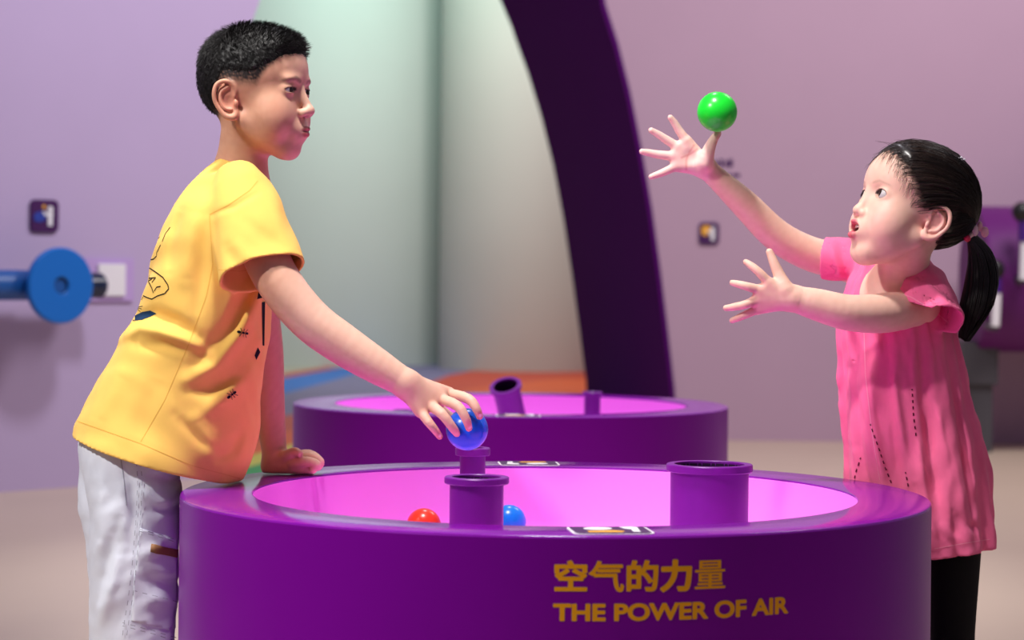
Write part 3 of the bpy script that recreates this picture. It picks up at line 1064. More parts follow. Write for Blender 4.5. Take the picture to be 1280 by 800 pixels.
def head_colour(q, col, o):
    p = np.stack([q[:, 0], np.abs(q[:, 1]), q[:, 2]], 1).astype(F4)
    mz = o['mz']
    onh = (q[:, 2] > -125) & (np.linalg.norm(q, axis=1) < 150)
    # blush on cheeks, ears and nose tip
    b = np.exp(-(d_sph(p, (62, 42, -42), 0) / 24) ** 2) * 0.3
    b = np.maximum(b, np.exp(-(d_sph(p, o['ear'], 0) / 26) ** 2) * 0.55)
    col = mixc(col, o['blush'], b * onh)
    # lips
    if o['girl']:
        l = np.minimum(d_cap(p, (77, 15, mz - 1), (91, 3, mz + 8), 2.8, 4.6), d_cap(p, (76, 15, mz - 3), (87.5, 2, mz - 13), 3.0, 6.0))
        ins = 1 - sstep(d_ell(p, (75, 0, mz - 1.5), (12, 14, 6.8)), -1.0, 0.8)
    else:
        l = np.minimum(d_cap(p, (82, 17, mz), (95.5, 3, mz + 3.4), 2.6, 4.4), d_cap(p, (82, 16, mz - 2), (93.5, 2, mz - 5.2), 2.8, 5.8))
        ins = (1 - sstep(d_cap(p, (83, 20, mz - 1.8), (99, 0, mz - 0.3), 0.7, 0.7), 0.0, 1.3)) * 0.5
    col = mixc(col, o['lip'], (1 - sstep(l, -0.6, 1.4)) * (p[:, 0] > 78 + o['fx']) * onh)
    col = mixc(col, (0.05, 0.012, 0.012), ins * (p[:, 0] > 52) * onh * 0.9)
    # lashes round the openings
    ex, ey, ez = o['eye']
    c, s = math.cos(o['slant']), math.sin(o['slant'])
    rot = np.array([[1, 0, 0], [0, c, -s], [0, s, c]])
    oh = o['open']
    dl = d_ell(p, (ex + 14.5, ey + 0.5, ez - 0.3), (13, o['ow'], oh), rot)
    lash = (1 - sstep(np.abs(dl), 0.6, o['lash'])) * np.where(p[:, 2] > ez - 0.4, 0.95, 0.35) * (p[:, 0] > ex + 2)
    col = mixc(col, (0.012, 0.008, 0.007), lash * onh)
    # brows
    bp = o['brow']
    db = np.full(len(p), 99, F4)
    for i in range(len(bp) - 1):
        pb = p.copy(); pb[:, 0] = 0
        db = np.minimum(db, d_cap(pb, (0, *bp[i][1:]), (0, *bp[i + 1][1:]), o['brow_r'][i], o['brow_r'][i + 1]) + 50 * (p[:, 0] < 50))
    nz = 0.75 + 0.25 * np.sin(p[:, 1] * 2.1 + p[:, 2] * 1.4)
    col = mixc(col, (0.02, 0.014, 0.012), (1 - sstep(db, -1.5, 2.2)) * onh * o['brow_a'] * nz)
    # stubble of the hair roots
    he = hair_edge(q, o)
    fade = np.interp(q[:, 0], [-100, 20, 60, 90], o['fade'])
    m = sstep(he / fade, 0.0, 1.0)
    m = np.clip(m * (1 + waves(p, 1.1, 77, 0.16)), 0, 1)
    ear = np.maximum(np.clip((d_sph(p, o['ear'], 0) - 24 * o['ear_s']) / 8, 0, 1), sstep(o['w'] - p[:, 1], -1, 3))
    out = np.clip((p[:, 1] - (o['w'] + 3)) / 3, 0, 1)
    col = mixc(col, o['scalp'], m * np.maximum(ear, 0) * (1 - out) * onh)
    return col

def head_frame(loc, yaw, pitch, roll=0.0, s=1.0):
    """facing +X turned by yaw about Z, then pitched up"""
    m = Matrix.Rotation(yaw, 3, 'Z') @ Matrix.Rotation(-pitch, 3, 'Y') @ Matrix.Rotation(roll, 3, 'X')
    return np.array(m), np.asarray(loc, float), s * 1e-3

class Head:
    def __init__(self, fr, o):
        self.Rm, self.t, self.s = fr
        self.o = o
    def loc(self, p):
        return ((p - self.t.astype(p.dtype)) @ self.Rm.astype(p.dtype)) / self.s
    def wor(self, q):
        return np.asarray(q, float) * self.s @ self.Rm.T + self.t
    def field(self, F, k=0.012):
        F.add(lambda p: head_sdf(self.loc(p), self.o) * F4(self.s), self.t + self.Rm @ np.array([0, 0, 0]) , 0.135 * self.s * 1e3 + 0.0, 'u', k)

def eyes(H, parent, gaze, m_white):
    """eyeball with iris and pupil: rings of one mesh coloured by ring"""
    ex, ey, ez = H.o['eye']
    for sgn in (-1, 1):
        g = np.array([math.cos(gaze[0]) * math.cos(gaze[1]), math.sin(gaze[0]) * math.cos(gaze[1]), math.sin(gaze[1])])
        c = np.array([ex, sgn * ey, ez])
        up = np.array([0, 0, 1.0])
        a = np.cross(up, g); a /= np.linalg.norm(a)
        b = np.cross(g, a)
        rings = [0, 4, 9, 10, 14, 20, 28, 30.5, 33, 38, 45, 60, 80, 110, 140, 165, 180]
        v, col = [], []
        n = 32
        for rg in rings:
            th = R(rg)
            rad = 12.2 + (0.35 if rg < 20 else 0)
            for i in range(n):
                t = 2 * math.pi * i / n
                v.append(c + rad * (math.cos(th) * g + math.sin(th) * (math.cos(t) * a + math.sin(t) * b)))
                if rg < 10:
                    cc = (0.004, 0.003, 0.003)
                elif rg < 31:
                    cc = (0.022, 0.010, 0.006)
                elif rg < 29:
                    cc = (0.02, 0.012, 0.01)
                else:
                    cc = (0.56, 0.52, 0.52)
                col.append(cc)
        q = []
        for j in range(len(rings) - 1):
            for i in range(n):
                i2 = (i + 1) % n
                q.append((j * n + i, (j + 1) * n + i, (j + 1) * n + i2, j * n + i2))
        np_mesh('eye', H.wor(np.array(v)), np.array(q), m_white, parent, np.array(col))

M['skin'] = vcol_mat('skin', 0.5, 0.12, 0.38, 0.06, 900)
M['eye'] = vcol_mat('eye_surface', 0.08, 0, 0.5)
M['hair'] = mat('black_hair', (16, 13, 13), 0.5, 0.3)
M['hair_g'] = mat('dark_brown_hair', (26, 18, 16), 0.34, 0.55)
M['hair_f'] = mat('brown_front_hair', (58, 42, 36), 0.4, 0.5)
M['shirt'] = mat('yellow_cotton', (250, 202, 102), 0.85, 0.15, 0.04, 60, 0.25, 1400, sheen=0.1)
M['print'] = mat('black_shirt_print', (26, 26, 30), 0.8, 0.1)
M['printblue'] = mat('navy_shirt_print', (34, 58, 88), 0.8, 0.1)
M['trouser'] = mat('pale_grey_twill', (232, 236, 248), 0.85, 0.15, 0.05, 50, 0.3, 1600)
M['stitch'] = mat('grey_stitching', (176, 176, 190), 0.8, 0.1)
M['leather'] = mat('brown_leather_patch', (150, 106, 70), 0.6, 0.3, 0.2, 300)
M['dress'] = mat('pink_linen', (252, 112, 158), 0.85, 0.15, 0.07, 70, 0.35, 1100, sheen=0.1)
M['dstitch'] = mat('dark_stitching', (92, 16, 46), 0.8, 0.1)
M['legging'] = mat('black_leggings', (16, 14, 18), 0.8, 0.2)
M['shoe'] = mat('white_shoe', (200, 200, 205), 0.5)
M['sole'] = mat('grey_sole', (120, 120, 124), 0.6)
M['tooth'] = mat('tooth_enamel', (236, 228, 222), 0.25)
M['band'] = mat('white_hair_band', (226, 190, 196), 0.4)
M['bead'] = mat('pink_bead', (212, 44, 84), 0.3)
M['petal'] = mat('pale_pink_petal', (240, 178, 190), 0.4)
M['crystal'] = mat('clip_crystal', (236, 232, 242), 0.12, 0.8)

def finger(F, pts, rs, k=0.0028):
    F.chain(pts, rs, k, 3)

def shoe(parent, p, yaw):
    q = Matrix.Translation((p[0], p[1], 0)) @ Matrix.Rotation(yaw, 4, 'Z')
    sole = [(-0.06, -0.026), (-0.045, -0.032), (0.02, -0.030), (0.08, -0.040), (0.125, -0.030), (0.142, 0.0), (0.125, 0.032), (0.08, 0.038), (0.02, 0.030), (-0.045, 0.032), (-0.06, 0.026)]
    s = prism('shoe', sole, 0.018, M['sole'], parent, q, 0.004)
    f = Field()
    def at(x, y, z):
        return np.array(q @ Vector((x, y, z)))
    f.cap(at(-0.03, 0, 0.042), at(0.05, 0, 0.038), 0.031, 0.033, 0.02)
    f.cap(at(0.05, 0, 0.038), at(0.108, 0, 0.03), 0.033, 0.024, 0.02)
    f.cap(at(-0.03, 0, 0.04), at(-0.026, 0, 0.07), 0.031, 0.033, 0.02)
    f.add(lambda p_: (0.012 - p_[:, 2]).astype(F4), at(0, 0, 0), 9, 'i', 0.003)
    c = at(0.03, 0, 0.05)
    v, qd = f.mesh(c - 0.14, c + 0.14, 0.005)
    np_mesh('shoe_upper', v, qd, M['shoe'], s)

class Surf:
    """lets trims lie on a garment: rays from the camera side onto the cloth"""
    def __init__(self, v, q):
        self.b = BVHTree.FromPolygons(v.tolist(), q.tolist())
    def hit(self, px, py):
        c = Vector((0, -CAMD, CAMZ))
        d = (Vector(P(px, py, 0.0)) - c).normalized()
        h, n, _, _ = self.b.ray_cast(c, d)
        if h is None:
            return None
        if n.dot(d) > 0:
            n = -n
        return np.array(h), np.array(n)
    def strip(self, name, pl, wd, m, parent, lift=0.0008, step=2.0, dash=None):
        pts = []
        for i in range(len(pl) - 1):
            L = math.dist(pl[i], pl[i + 1])
            k = max(1, int(L / step))
            for j in range(k):
                t = j / k
                pts.append((pl[i][0] + (pl[i + 1][0] - pl[i][0]) * t, pl[i][1] + (pl[i + 1][1] - pl[i][1]) * t))
        pts.append(pl[-1])
        hs = [self.hit(*a) for a in pts]
        v, f = [], []
        prev = None
        for i, h in enumerate(hs):
            if h is None:
                prev = None
                continue
            j = i + 1 if i + 1 < len(hs) and hs[i + 1] is not None else i - 1
            if j < 0 or hs[j] is None:
                prev = None
                continue
            t = (hs[j][0] - h[0]) * (1 if j > i else -1)
            if np.linalg.norm(t) > 0.03:
                prev = None
                continue
            sd = np.cross(h[1], t)
            sd /= np.linalg.norm(sd) + 1e-9
            wv = wd(i / max(1, len(hs) - 1)) if callable(wd) else wd
            hw = mm(wv, h[0][1]) / 2
            b = len(v)
            c = h[0] + h[1] * lift
            v += [c - sd * hw, c + sd * hw]
            if prev is not None and not (dash and (i // dash) % 2):
                f.append((prev, prev + 1, b + 1, b))
            prev = b
        if f:
            return fromdata(name, v, f, m, parent)
    def patch(self, name, pl, m, parent, lift=0.0008, step=2.5, thick=0.0):
        """filled outline laid on the cloth"""
        bm = bmesh.new()
        vs = [bm.verts.new((a, b, 0)) for a, b in pl]
        bm.faces.new(vs)
        lo = (min(a for a, _ in pl), min(b for _, b in pl))
        hi = (max(a for a, _ in pl), max(b for _, b in pl))
        for ax in (0, 1):
            c = lo[ax] + step
            while c < hi[ax]:
                co, no = [0, 0, 0], [0, 0, 0]
                co[ax], no[ax] = c, 1
                bmesh.ops.bisect_plane(bm, geom=bm.verts[:] + bm.edges[:] + bm.faces[:], plane_co=co, plane_no=no)
                c += step
        bad = []
        nor = {}
        for vv in bm.verts:
            h = self.hit(vv.co.x, vv.co.y)
            if h is None:
                bad.append(vv)
                continue
            vv.co = Vector(h[0] + h[1] * lift)
            nor[vv] = Vector(h[1])
        bmesh.ops.delete(bm, geom=bad, context='VERTS')
        if thick:
            r = bmesh.ops.solidify(bm, geom=bm.faces[:], thickness=-thick)
        bmesh.ops.recalc_face_normals(bm, faces=bm.faces)
        me = bpy.data.meshes.new(name)
        bm.to_mesh(me)
        bm.free()
        return link(name, me, m, parent, True)

# ------------------------------------------------------------------ the boy
BY = 0.12
boy = empty('person', (P(160, 600, BY)[0], BY, 0), 'boy in a yellow T-shirt and pale trousers leaning over the table holding a blue ball', 'person')
BO = dict(girl=False, w=71, cheek=1.06, chinx=63, fx=0, ridge=True, ckx=50, bx=83, fade=(26, 26, 16, 8), lash=2.6, ow=16, eye=(70.5, 30.5, 0), open=3.5, slant=R(-7), nx=100, mz=-65,
          ear=(-12, 70, -19), ear_flare=R(22), ear_tilt=R(-8), ear_s=1.04, blush=lin((214, 128, 108)), lip=lin((198, 110, 108)),
          brow=[(85, 12, 14), (84, 26, 18.5), (73, 43, 14)], brow_r=[2.4, 3.2, 1.6], brow_a=0.6, scalp=lin((44, 36, 36)),
          hairline=[(-110, -72), (-80, -66), (-50, -58), (-38, -44), (-30, -8), (-20, 0), (5, -3), (34, -3), (54, 28), (68, 47), (88, 59), (110, 64)])
BH = Head(head_frame(P(318.5, 115, 0.10), R(-20), R(0), 0, 1.02), BO)

F = Field()
BH.field(F)
# neck, trunk and shoulders
nk0, nk1 = BH.wor((-14, 0, -52)), P(299, 226, BY)
F.cap(nk0, nk1, 0.041, 0.041, 0.02)
F.cap(P(285, 268, BY - 0.045), P(200, 520, BY - 0.03), 0.05, 0.065, 0.03)
F.cap(P(285, 268, BY + 0.045), P(200, 520, BY + 0.03), 0.05, 0.065, 0.03)
F.cap(nk1, P(285, 268, BY), 0.041, 0.05, 0.03)
F.cap(P(302, 246, BY), P(310, 266, 0.015), 0.040, 0.038, 0.025)
F.cap(P(302, 246, BY), P(300, 264, 0.225), 0.040, 0.038, 0.025)
# right arm, nearest the camera
F.chain([P(310, 266, 0.015), P(343, 343, -0.03), P(385, 397, -0.045), P(428, 430, -0.05), P(470, 457, -0.054), P(508, 480, -0.056)],
        [0.038, 0.0365, 0.0345, 0.0330, 0.0285, 0.023], 0.02)
wr = P(508, 480, -0.056)
mcp = {'i': P(560, 492, -0.026), 'm': P(549, 498, -0.044), 'r': P(537, 505.5, -0.058), 'p': P(526, 514, -0.066)}
for kx, rr_ in (('i', 0.0115), ('m', 0.0125), ('r', 0.012), ('p', 0.011)):
    F.cap(wr, mcp[kx], 0.0185, rr_, 0.010)
F.cap(P(520, 490, -0.045), P(545, 500, -0.045), 0.018, 0.014, 0.01)
fr_ = [0.0092, 0.0082, 0.0072, 0.0058]
tips = {}
def yb(px, py, out):
    """depth of the near side of the held ball"""
    r = mm(26.3, YBALL) + out
    dx, dz = mm(px - 583.8, YBALL), mm(py - 536.7, YBALL)
    return YBALL - math.sqrt(max(0.00002, r * r - dx * dx - dz * dz))
finger(F, [mcp['i'], P(585.5, 498.5, -0.052), P(595.5, 511, -0.062), P(599.5, 520.5, yb(599.5, 520.5, 0.0068))], fr_)
finger(F, [mcp['m'], P(572, 507.5, -0.073), P(582.5, 524, -0.079), P(586, 535, yb(586, 535, 0.0068))], fr_)
finger(F, [mcp['r'], P(553, 518, -0.082), P(566, 535, -0.082), P(571, 542, yb(571, 542, 0.0068))], fr_)
finger(F, [mcp['p'], P(536, 528, -0.082), P(544.5, 538.5, -0.080), P(549.5, 545.5, -0.074)], [0.0085, 0.0074, 0.0064, 0.0054])
finger(F, [P(518, 488, -0.035), P(542, 506, -0.008), P(562, 522, 0.006), P(577, 534, 0.0115)], [0.0135, 0.0105, 0.009, 0.007], 0.005)
# left arm, propped on the rim
F.chain([P(300, 264, 0.225), P(318, 345, 0.275), P(331, 430, 0.30), P(335, 500, 0.298), P(341, 548, 0.292), P(344, 576, 0.288)],
        [0.038, 0.0335, 0.0315, 0.029, 0.0235, 0.021], 0.014)
lw = P(344, 577, 0.288)
F.cap(lw, P(368, 576.5, 0.275), 0.0215, 0.016, 0.01)
F.cap(P(338, 585, 0.288), P(374, 584, 0.266), 0.0155, 0.0125, 0.01)
F.cap(P(368, 585, 0.272), P(390, 586.5, 0.262), 0.012, 0.009, 0.006)
F.cap(P(368, 585, 0.29), P(388, 585, 0.295), 0.012, 0.009, 0.006)
lf = [0.0098, 0.0088, 0.0078, 0.0064]
finger(F, [P(366, 580, 0.262), P(384, 577, 0.250), P(396, 581, 0.244), P(391, 587.5, 0.246)], lf, 0.003)
finger(F, [P(368, 574, 0.275), P(388, 570.5, 0.272), P(400, 577, 0.268), P(398, 584, 0.268)], lf, 0.003)
finger(F, [P(368, 571, 0.290), P(386, 568, 0.293), P(398, 575, 0.292), P(397, 582, 0.292)], lf, 0.003)
finger(F, [P(364, 572, 0.303), P(380, 569, 0.312), P(392, 575, 0.314), P(392, 581, 0.314)], [0.009, 0.008, 0.007, 0.006], 0.003)
finger(F, [P(352, 574, 0.275), P(362, 568, 0.262), P(369, 565, 0.256), P(374, 567, 0.250)], [0.0125, 0.010, 0.0085, 0.007], 0.004)
F.add(lambda p: (ZT + 0.0012 - p[:, 2] - 9.0 * (np.hypot(p[:, 0] - DX, p[:, 1]) > RO)).astype(F4), P(360, 590, 0.28), 0.12, 'i', 0.003)
lo = np.array([P(150, 540, 0)[0], -0.14, 0.49])
hi = np.array([P(612, 500, 0)[0], 0.36, 1.31])
v, q = F.mesh(lo, hi, 0.00175)
v = smooth_np(v, q, 1, 0.5)
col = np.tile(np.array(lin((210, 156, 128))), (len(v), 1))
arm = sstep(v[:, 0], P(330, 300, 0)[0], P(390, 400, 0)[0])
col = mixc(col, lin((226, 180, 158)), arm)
for a in ((599.5, 520.5), (586, 535), (571, 542), (549.5, 545.5)):
    # darker finger ends with pale nails
    tp = P(a[0], a[1], yb(a[0], a[1], 0.0068) if a[0] > 560 else -0.074)
    col = mixc(col, lin((206, 132, 112)), np.exp(-(np.linalg.norm(v - tp, axis=1) / 0.0105) ** 2) * 0.75)
    c = tp + np.array([0.0012, -0.0056, 0.0022])
    col = mixc(col, lin((248, 222, 214)), np.exp(-(np.linalg.norm(v - c, axis=1) / 0.0036) ** 4) * 0.9)
for kx in ('i', 'm', 'r', 'p'):
    col = mixc(col, lin((214, 140, 120)), np.exp(-(np.linalg.norm(v - mcp[kx], axis=1) / 0.016) ** 2) * 0.35)
hd = np.where(np.linalg.norm(v - BH.t, axis=1) < 0.17)[0]
col[hd] = head_colour(BH.loc(v[hd]), col[hd], BO)
np_mesh('body', v, q, M['skin'], boy, mottle(v, col, 60))
eyes(BH, boy, (R(-2), R(-3)), M['eye'])

# hair: dense close cap with a clipped edge, and bristles
def boy_cap(p):
    l = BH.loc(p)
    he = hair_edge(l, BO)
    top = sstep(l[:, 2], 20, 85)
    side = sstep(60 - l[:, 0], 0, 25) * sstep(70 - l[:, 2], 0, 30)
    th = -3.5 + sstep(he - 15 * side, 0, 24) * 5.0 + top * 5.0 + waves(l, 0.9, 8, 0.6) + waves(l, 1.6, 9, 1.0) * side
    d = skull_sdf(l, BO) - th - waves(l, 0.5, 3, 0.5) * sstep(he, 20, 40)
    return (d * F4(BH.s)).astype(F4)
G = Field()
G.add(boy_cap, BH.t, 0.2, 'u', 0.004)
ctr = BH.wor((-5, 0, 30))
v, q = G.mesh(ctr - 0.125, ctr + 0.125, 0.0026)
l = BH.loc(v)
he = hair_edge(l, BO)
keep = he > -1
vm = keep[q].all(1)
q = q[vm]
nrm = vnormals(v, q)
hair = np_mesh('hair', v, q, M['hair'], boy)
r = np.random.default_rng(5)
idx = np.where((he > 2) & (np.linalg.norm(nrm, axis=1) > 0.5))[0]
idx = r.choice(idx, 15000)
root = l[idx] + r.normal(0, 0.8, (len(idx), 3))
nl = nrm[idx] @ BH.Rm
topm = sstep(root[:, 2], 25, 80)[:, None]
comb = np.stack([np.full(len(idx), 0.75), np.zeros(len(idx)), np.where(root[:, 2] > 60, 0.1, -0.75)], 1)
back_ = (root[:, 0] < -30)[:, None]
comb = np.where(back_, np.array([0.15, 0, -0.9]), comb)
dr = nl * (0.35 + 0.55 * topm) + comb * 0.7 + r.normal(0, 0.13, (len(idx), 3))
dr /= np.linalg.norm(dr, axis=1, keepdims=True)
ln = (3.0 + 6.5 * topm[:, 0] + 3.0 * (root[:, 0] > 55) * topm[:, 0]) * r.uniform(0.6, 1.2, len(idx)) * np.clip(he[idx] / 22, 0.35, 1)
t = np.linspace(0, 1, 3)
pth = root[:, None, :] + dr[:, None, :] * (ln[:, None] * t)[..., None]
pth = pth - np.array([0, 0, 1.0]) * ((t ** 2)[None, :, None] * ln[:, None, None] * 0.12)
strands('hair_bristles', BH.wor(pth.reshape(-1, 3)).reshape(pth.shape), 0.00036, 0.00012, M['hair'], hair)

# T-shirt
so = np.array([195.0, 572.0])
Av = np.array([105.0, -367.0]); Av /= np.linalg.norm(Av)
Uv = np.array([-Av[1], Av[0]])
def su(pt):
    d = np.array(pt, float) - so
    return d @ Av, d @ Uv
bk = sorted(su(a) for a in [(88, 548), (92, 535), (130, 460), (148, 426), (160, 406), (175, 386), (184, 345), (196, 300), (222, 243), (250, 213), (277, 191), (282, 182)])
fr = sorted(su(a) for a in [(296, 622), (300, 607), (316, 570), (325, 500), (330, 440), (336, 360), (346, 300), (346, 262), (339, 240), (333, 228), (328, 220)])
ss = np.linspace(-12, 384, 24)
ub = np.interp(ss, *zip(*bk)); uf = np.interp(ss, *zip(*fr))
k_ = mm(1, BY)
bb = np.interp(ss, [-12, 0, 60, 180, 280, 318, 345, 366, 384], [0.162, 0.160, 0.145, 0.130, 0.130, 0.124, 0.100, 0.072, 0.052])
tab = [(s * k_, (a + b) / 2 * k_, 0.0, (b - a) / 2 * k_, c) for s, a, b, c in zip(ss, ub, uf, bb)]
A3, U3 = (Av[0], 0, -Av[1]), (Uv[0], 0, -Uv[1])
torso = Loft(P(195, 572, BY), A3, U3, tab)
fold = creases([
    ([(140, 424), (172, 410), (200, 414), (232, 424), (262, 440)], 8, 8.0),
    ([(160, 400), (190, 392), (222, 402), (250, 420)], 8, -6.5),
    ([(168, 432), (205, 432), (240, 440)], 8, -5.1),
    ([(330, 345), (318, 380), (300, 420), (270, 458), (236, 474)], 9, 8.0),
    ([(322, 330), (300, 372), (276, 420), (248, 450)], 9, -7.2),
    ([(318, 440), (296, 470), (262, 486), (236, 488)], 9, -5.8),
    ([(330, 400), (312, 452), (280, 500), (250, 520)], 12, 6.5),
    ([(300, 350), (284, 392), (272, 430)], 7, 4.3),
    ([(262, 270), (256, 310), (252, 356), (246, 400)], 9, -4.3),
    ([(244, 262), (236, 310), (232, 352)], 9, 3.6),
    ([(222, 262), (212, 300), (210, 340)], 7, -3.2),
    ([(250, 524), (262, 552), (270, 590)], 10, 4.3),
    ([(222, 518), (250, 548), (276, 570)], 7, -3.5),
    ([(150, 470), (136, 500), (124, 528)], 12, 2.9),
    ([(200, 470), (186, 510), (176, 548)], 14, -2.9),
    ([(296, 540), (284, 566), (262, 580)], 9, -4.1),
    ([(310, 520), (304, 560), (292, 596)], 10, 3.5),
], 0.0, 0.14, 0.06)
def tdisp(p):
    return fold(p) + waves(p, 42, 21, 0.0022) + waves(p, 95, 22, 0.0009)
G = Field()
Cloth(torso, 0.0065, tdisp, 0.0, tab[-1][0] - 0.004).to(G, 0.006)
# sleeves
s0p, s1p = P(300, 236, 0.045), P(327, 342, -0.032)
ax = s1p - s0p
Ls = np.linalg.norm(ax)
sl = Loft(s0p, ax, (1, 0, 0.18), [(-0.03, 0, 0, 0.034, 0.04), (0.0, 0.002, 0, 0.050, 0.050), (Ls * 0.35, 0.0, 0, 0.060, 0.056), (Ls * 0.7, 0.0, 0, 0.066, 0.056), (Ls, 0.0, 0, 0.0715, 0.055), (Ls + 0.03, 0.0, 0, 0.074, 0.055)])
sfold = creases([
    ([(262, 266), (290, 258), (318, 240)], 4, -2.0),
    ([(264, 272), (268, 310), (274, 345)], 5, -2.0),
    ([(290, 300), (310, 318), (342, 330)], 9, 2.2),
    ([(300, 270), (330, 296), (364, 318)], 9, -2.0),
    ([(282, 310), (296, 330), (318, 340)], 8, -2.2),
    ([(340, 262), (352, 290), (366, 320)], 9, 2.0),
], -0.06, 0.02, 0.03)
Cloth(sl, 0.0055, lambda p: sfold(p) + waves(p, 70, 25, 0.0014), -0.03, Ls).to(G, 0.012)
s0q, s1q = P(296, 238, 0.20), P(316, 345, 0.285)
ax2 = s1q - s0q
L2 = np.linalg.norm(ax2)
sl2 = Loft(s0q, ax2, (1, 0, 0.18), [(-0.03, 0, 0, 0.034, 0.04), (0.0, 0, 0, 0.046, 0.05), (L2 * 0.4, 0, 0, 0.052, 0.052), (L2, 0, 0, 0.056, 0.052), (L2 + 0.02, 0, 0, 0.056, 0.052)])
Cloth(sl2, 0.0045, None, -0.03, L2).to(G, 0.012)
# neck hole and the table rim below the hem
nc = P(309, 206, BY)
G.add(lambda p: d_cap(p, P(326, 165, BY), P(316, 192, BY), 0.046, 0.040), nc, 0.10, 's', 0.004)
G.add(lambda p: np.maximum(np.hypot(p[:, 0] - DX, p[:, 1]) - (RO + 0.004), p[:, 2] - (ZT + 0.003)).astype(F4), (DX, 0, 0.3), 0.7, 's', 0.004)
lo = np.array([P(80, 560, 0)[0], -0.13, 0.48])
hi = np.array([P(390, 400, 0)[0], 0.37, 1.10])
vS, qS = G.mesh(lo, hi, 0.0024)
vS = smooth_np(vS, qS, 1, 0.5)
shirt = np_mesh('t_shirt', vS, qS, M['shirt'], boy)
SS = Surf(vS, qS)
seam = mat('yellow_seam', (238, 186, 88), 0.85, 0.1)
SS.strip('hem_seam', [(96, 526), (130, 538), (175, 554), (240, 582), (300, 598)], 1.0, seam, shirt, 0.0004, 3)
SS.strip('side_seam', [(262, 270), (266, 330), (258, 370), (236, 430), (206, 500), (176, 552)], 1.0, seam, shirt, 0.0004, 3)
SS.strip('sleeve_seam', [(270, 337), (300, 339), (340, 332), (378, 322)], 0.9, seam, shirt, 0.0004, 3)
SS.strip('shoulder_seam', [(262, 268), (286, 256), (312, 238), (322, 226)], 1.0, seam, shirt, 0.0004, 3)
# printed drawing: outlines, small insects, a dark leaf
pr = [
    [(213, 284), (207, 292), (203, 302)], [(200, 296), (194, 303)], [(201, 306), (196, 316), (196, 320), (192, 324), (187, 325)],
    [(187, 335), (196, 341), (204, 347), (210, 356), (211, 361), (206, 367), (197, 370), (190, 374), (184, 372), (176, 368)],
    [(187, 344), (186, 352), (190, 360), (192, 366)], [(186, 348), (195, 347), (190, 353)], [(193, 364), (196, 359), (201, 358)], [(184, 352), (190, 349)],
    [(179, 371), (177, 375)],
]
for a in pr:
    SS.strip('printed_line', a, 1.5, M['print'], shirt, 0.0006, 1.5)
SS.patch('printed_leaf', [(163, 400), (170, 394), (178, 390), (188, 388), (196, 392), (188, 396), (178, 400), (168, 401)], M['printblue'], shirt, 0.0007, 3)
def ant(cx, cy, ang, s):
    c_, s_ = math.cos(ang), math.sin(ang)
    def T(x, y):
        return (cx + s * (x * c_ - y * s_), cy + s * (x * s_ + y * c_))
    for ex_, rx_, ry_ in ((-5, 2.6, 1.7), (0, 1.7, 1.2), (4, 1.9, 1.5)):
        SS.patch('printed_insect', [T(ex_ + rx_ * math.cos(R(k)), ry_ * math.sin(R(k))) for k in range(0, 360, 45)], M['print'], shirt, 0.0007, 3)
    for x0, x1 in ((-1.5, -4), (0, 0.5), (1.5, 4.5)):
        SS.strip('printed_insect', [T(x1, -5), T(x0, 0), T(x1, 5)], 0.8, M['print'], shirt, 0.0007, 1.5)
ant(290, 493, R(-38), 1.05)
ant(304, 416, R(10), 1.05)
ant(173, 385, R(-70), 0.9)
SS.patch('printed_mark', [(325, 356), (330, 352), (328, 372), (321, 374)], M['print'], shirt, 0.0007, 3)
SS.patch('printed_mark', [(327, 378), (331, 377), (330, 432), (328, 432)], M['print'], shirt, 0.0007, 3)
SS.patch('printed_mark', [(322, 434), (325, 440), (320, 450), (318, 444)], M['print'], shirt, 0.0007, 3)

# trousers
def vloft(tabpx, Y, ymin=None):
    """upright loft from rows (py, x left, x right, half depth); s runs up"""
    rows = []
    base = P(165, 575, Y)
    for py, xl, xr, b in tabpx:
        a, c = P(xl, py, Y), P(xr, py, Y)
        rows.append((a[2] - base[2], (a[0] + c[0]) / 2 - base[0], 0.0, (c[0] - a[0]) / 2, b))
    return Loft(base, (0, 0, 1), (1, 0, 0), rows)
near_leg = vloft([(500, 128, 210, 0.04), (545, 114, 222, 0.055), (590, 111, 227, 0.074), (640, 113, 223, 0.080), (700, 113, 222, 0.078), (760, 113, 221, 0.074), (830, 110, 218, 0.070), (920, 92, 192, 0.064), (985, 74, 168, 0.060)], 0.05)
far_leg = vloft([(500, 128, 210, 0.04), (545, 98, 210, 0.058), (590, 99, 208, 0.074), (640, 103, 205, 0.074), (700, 111, 204, 0.072), (760, 114, 204, 0.070), (830, 112, 202, 0.066), (920, 92, 182, 0.062), (960, 80, 166, 0.058)], 0.19)
pf = creases([
    ([(150, 575), (162, 600), (166, 640), (160, 690)], 8, -5.2), ([(128, 560), (124, 620), (122, 680)], 10, 3.8),
    ([(176, 592), (200, 600), (222, 606)], 6, -3.6), ([(172, 612), (196, 628), (220, 634)], 7, 3.3), ([(186, 640), (206, 640), (222, 632)], 6, -3.9),
    ([(168, 700), (190, 690), (214, 672)], 7, 3.6), ([(150, 690), (140, 730), (120, 790)], 8, 4.5), ([(140, 668), (132, 710), (120, 750)], 8, -4.5),
    ([(176, 724), (200, 734), (220, 738)], 7, -3.3), ([(186, 706), (206, 722), (220, 724)], 6, 2.7), ([(170, 760), (190, 752), (216, 758)], 7, 3.3),
    ([(150, 640), (146, 670), (150, 700)], 7, -3.0),
], -0.03, 0.09, 0.03)
G = Field()
Cloth(near_leg, None, lambda p: pf(p) + waves(p, 60, 31, 0.0018) + waves(p, 140, 32, 0.0007), near_leg.s[0], near_leg.s[-1]).to(G, 0.012)
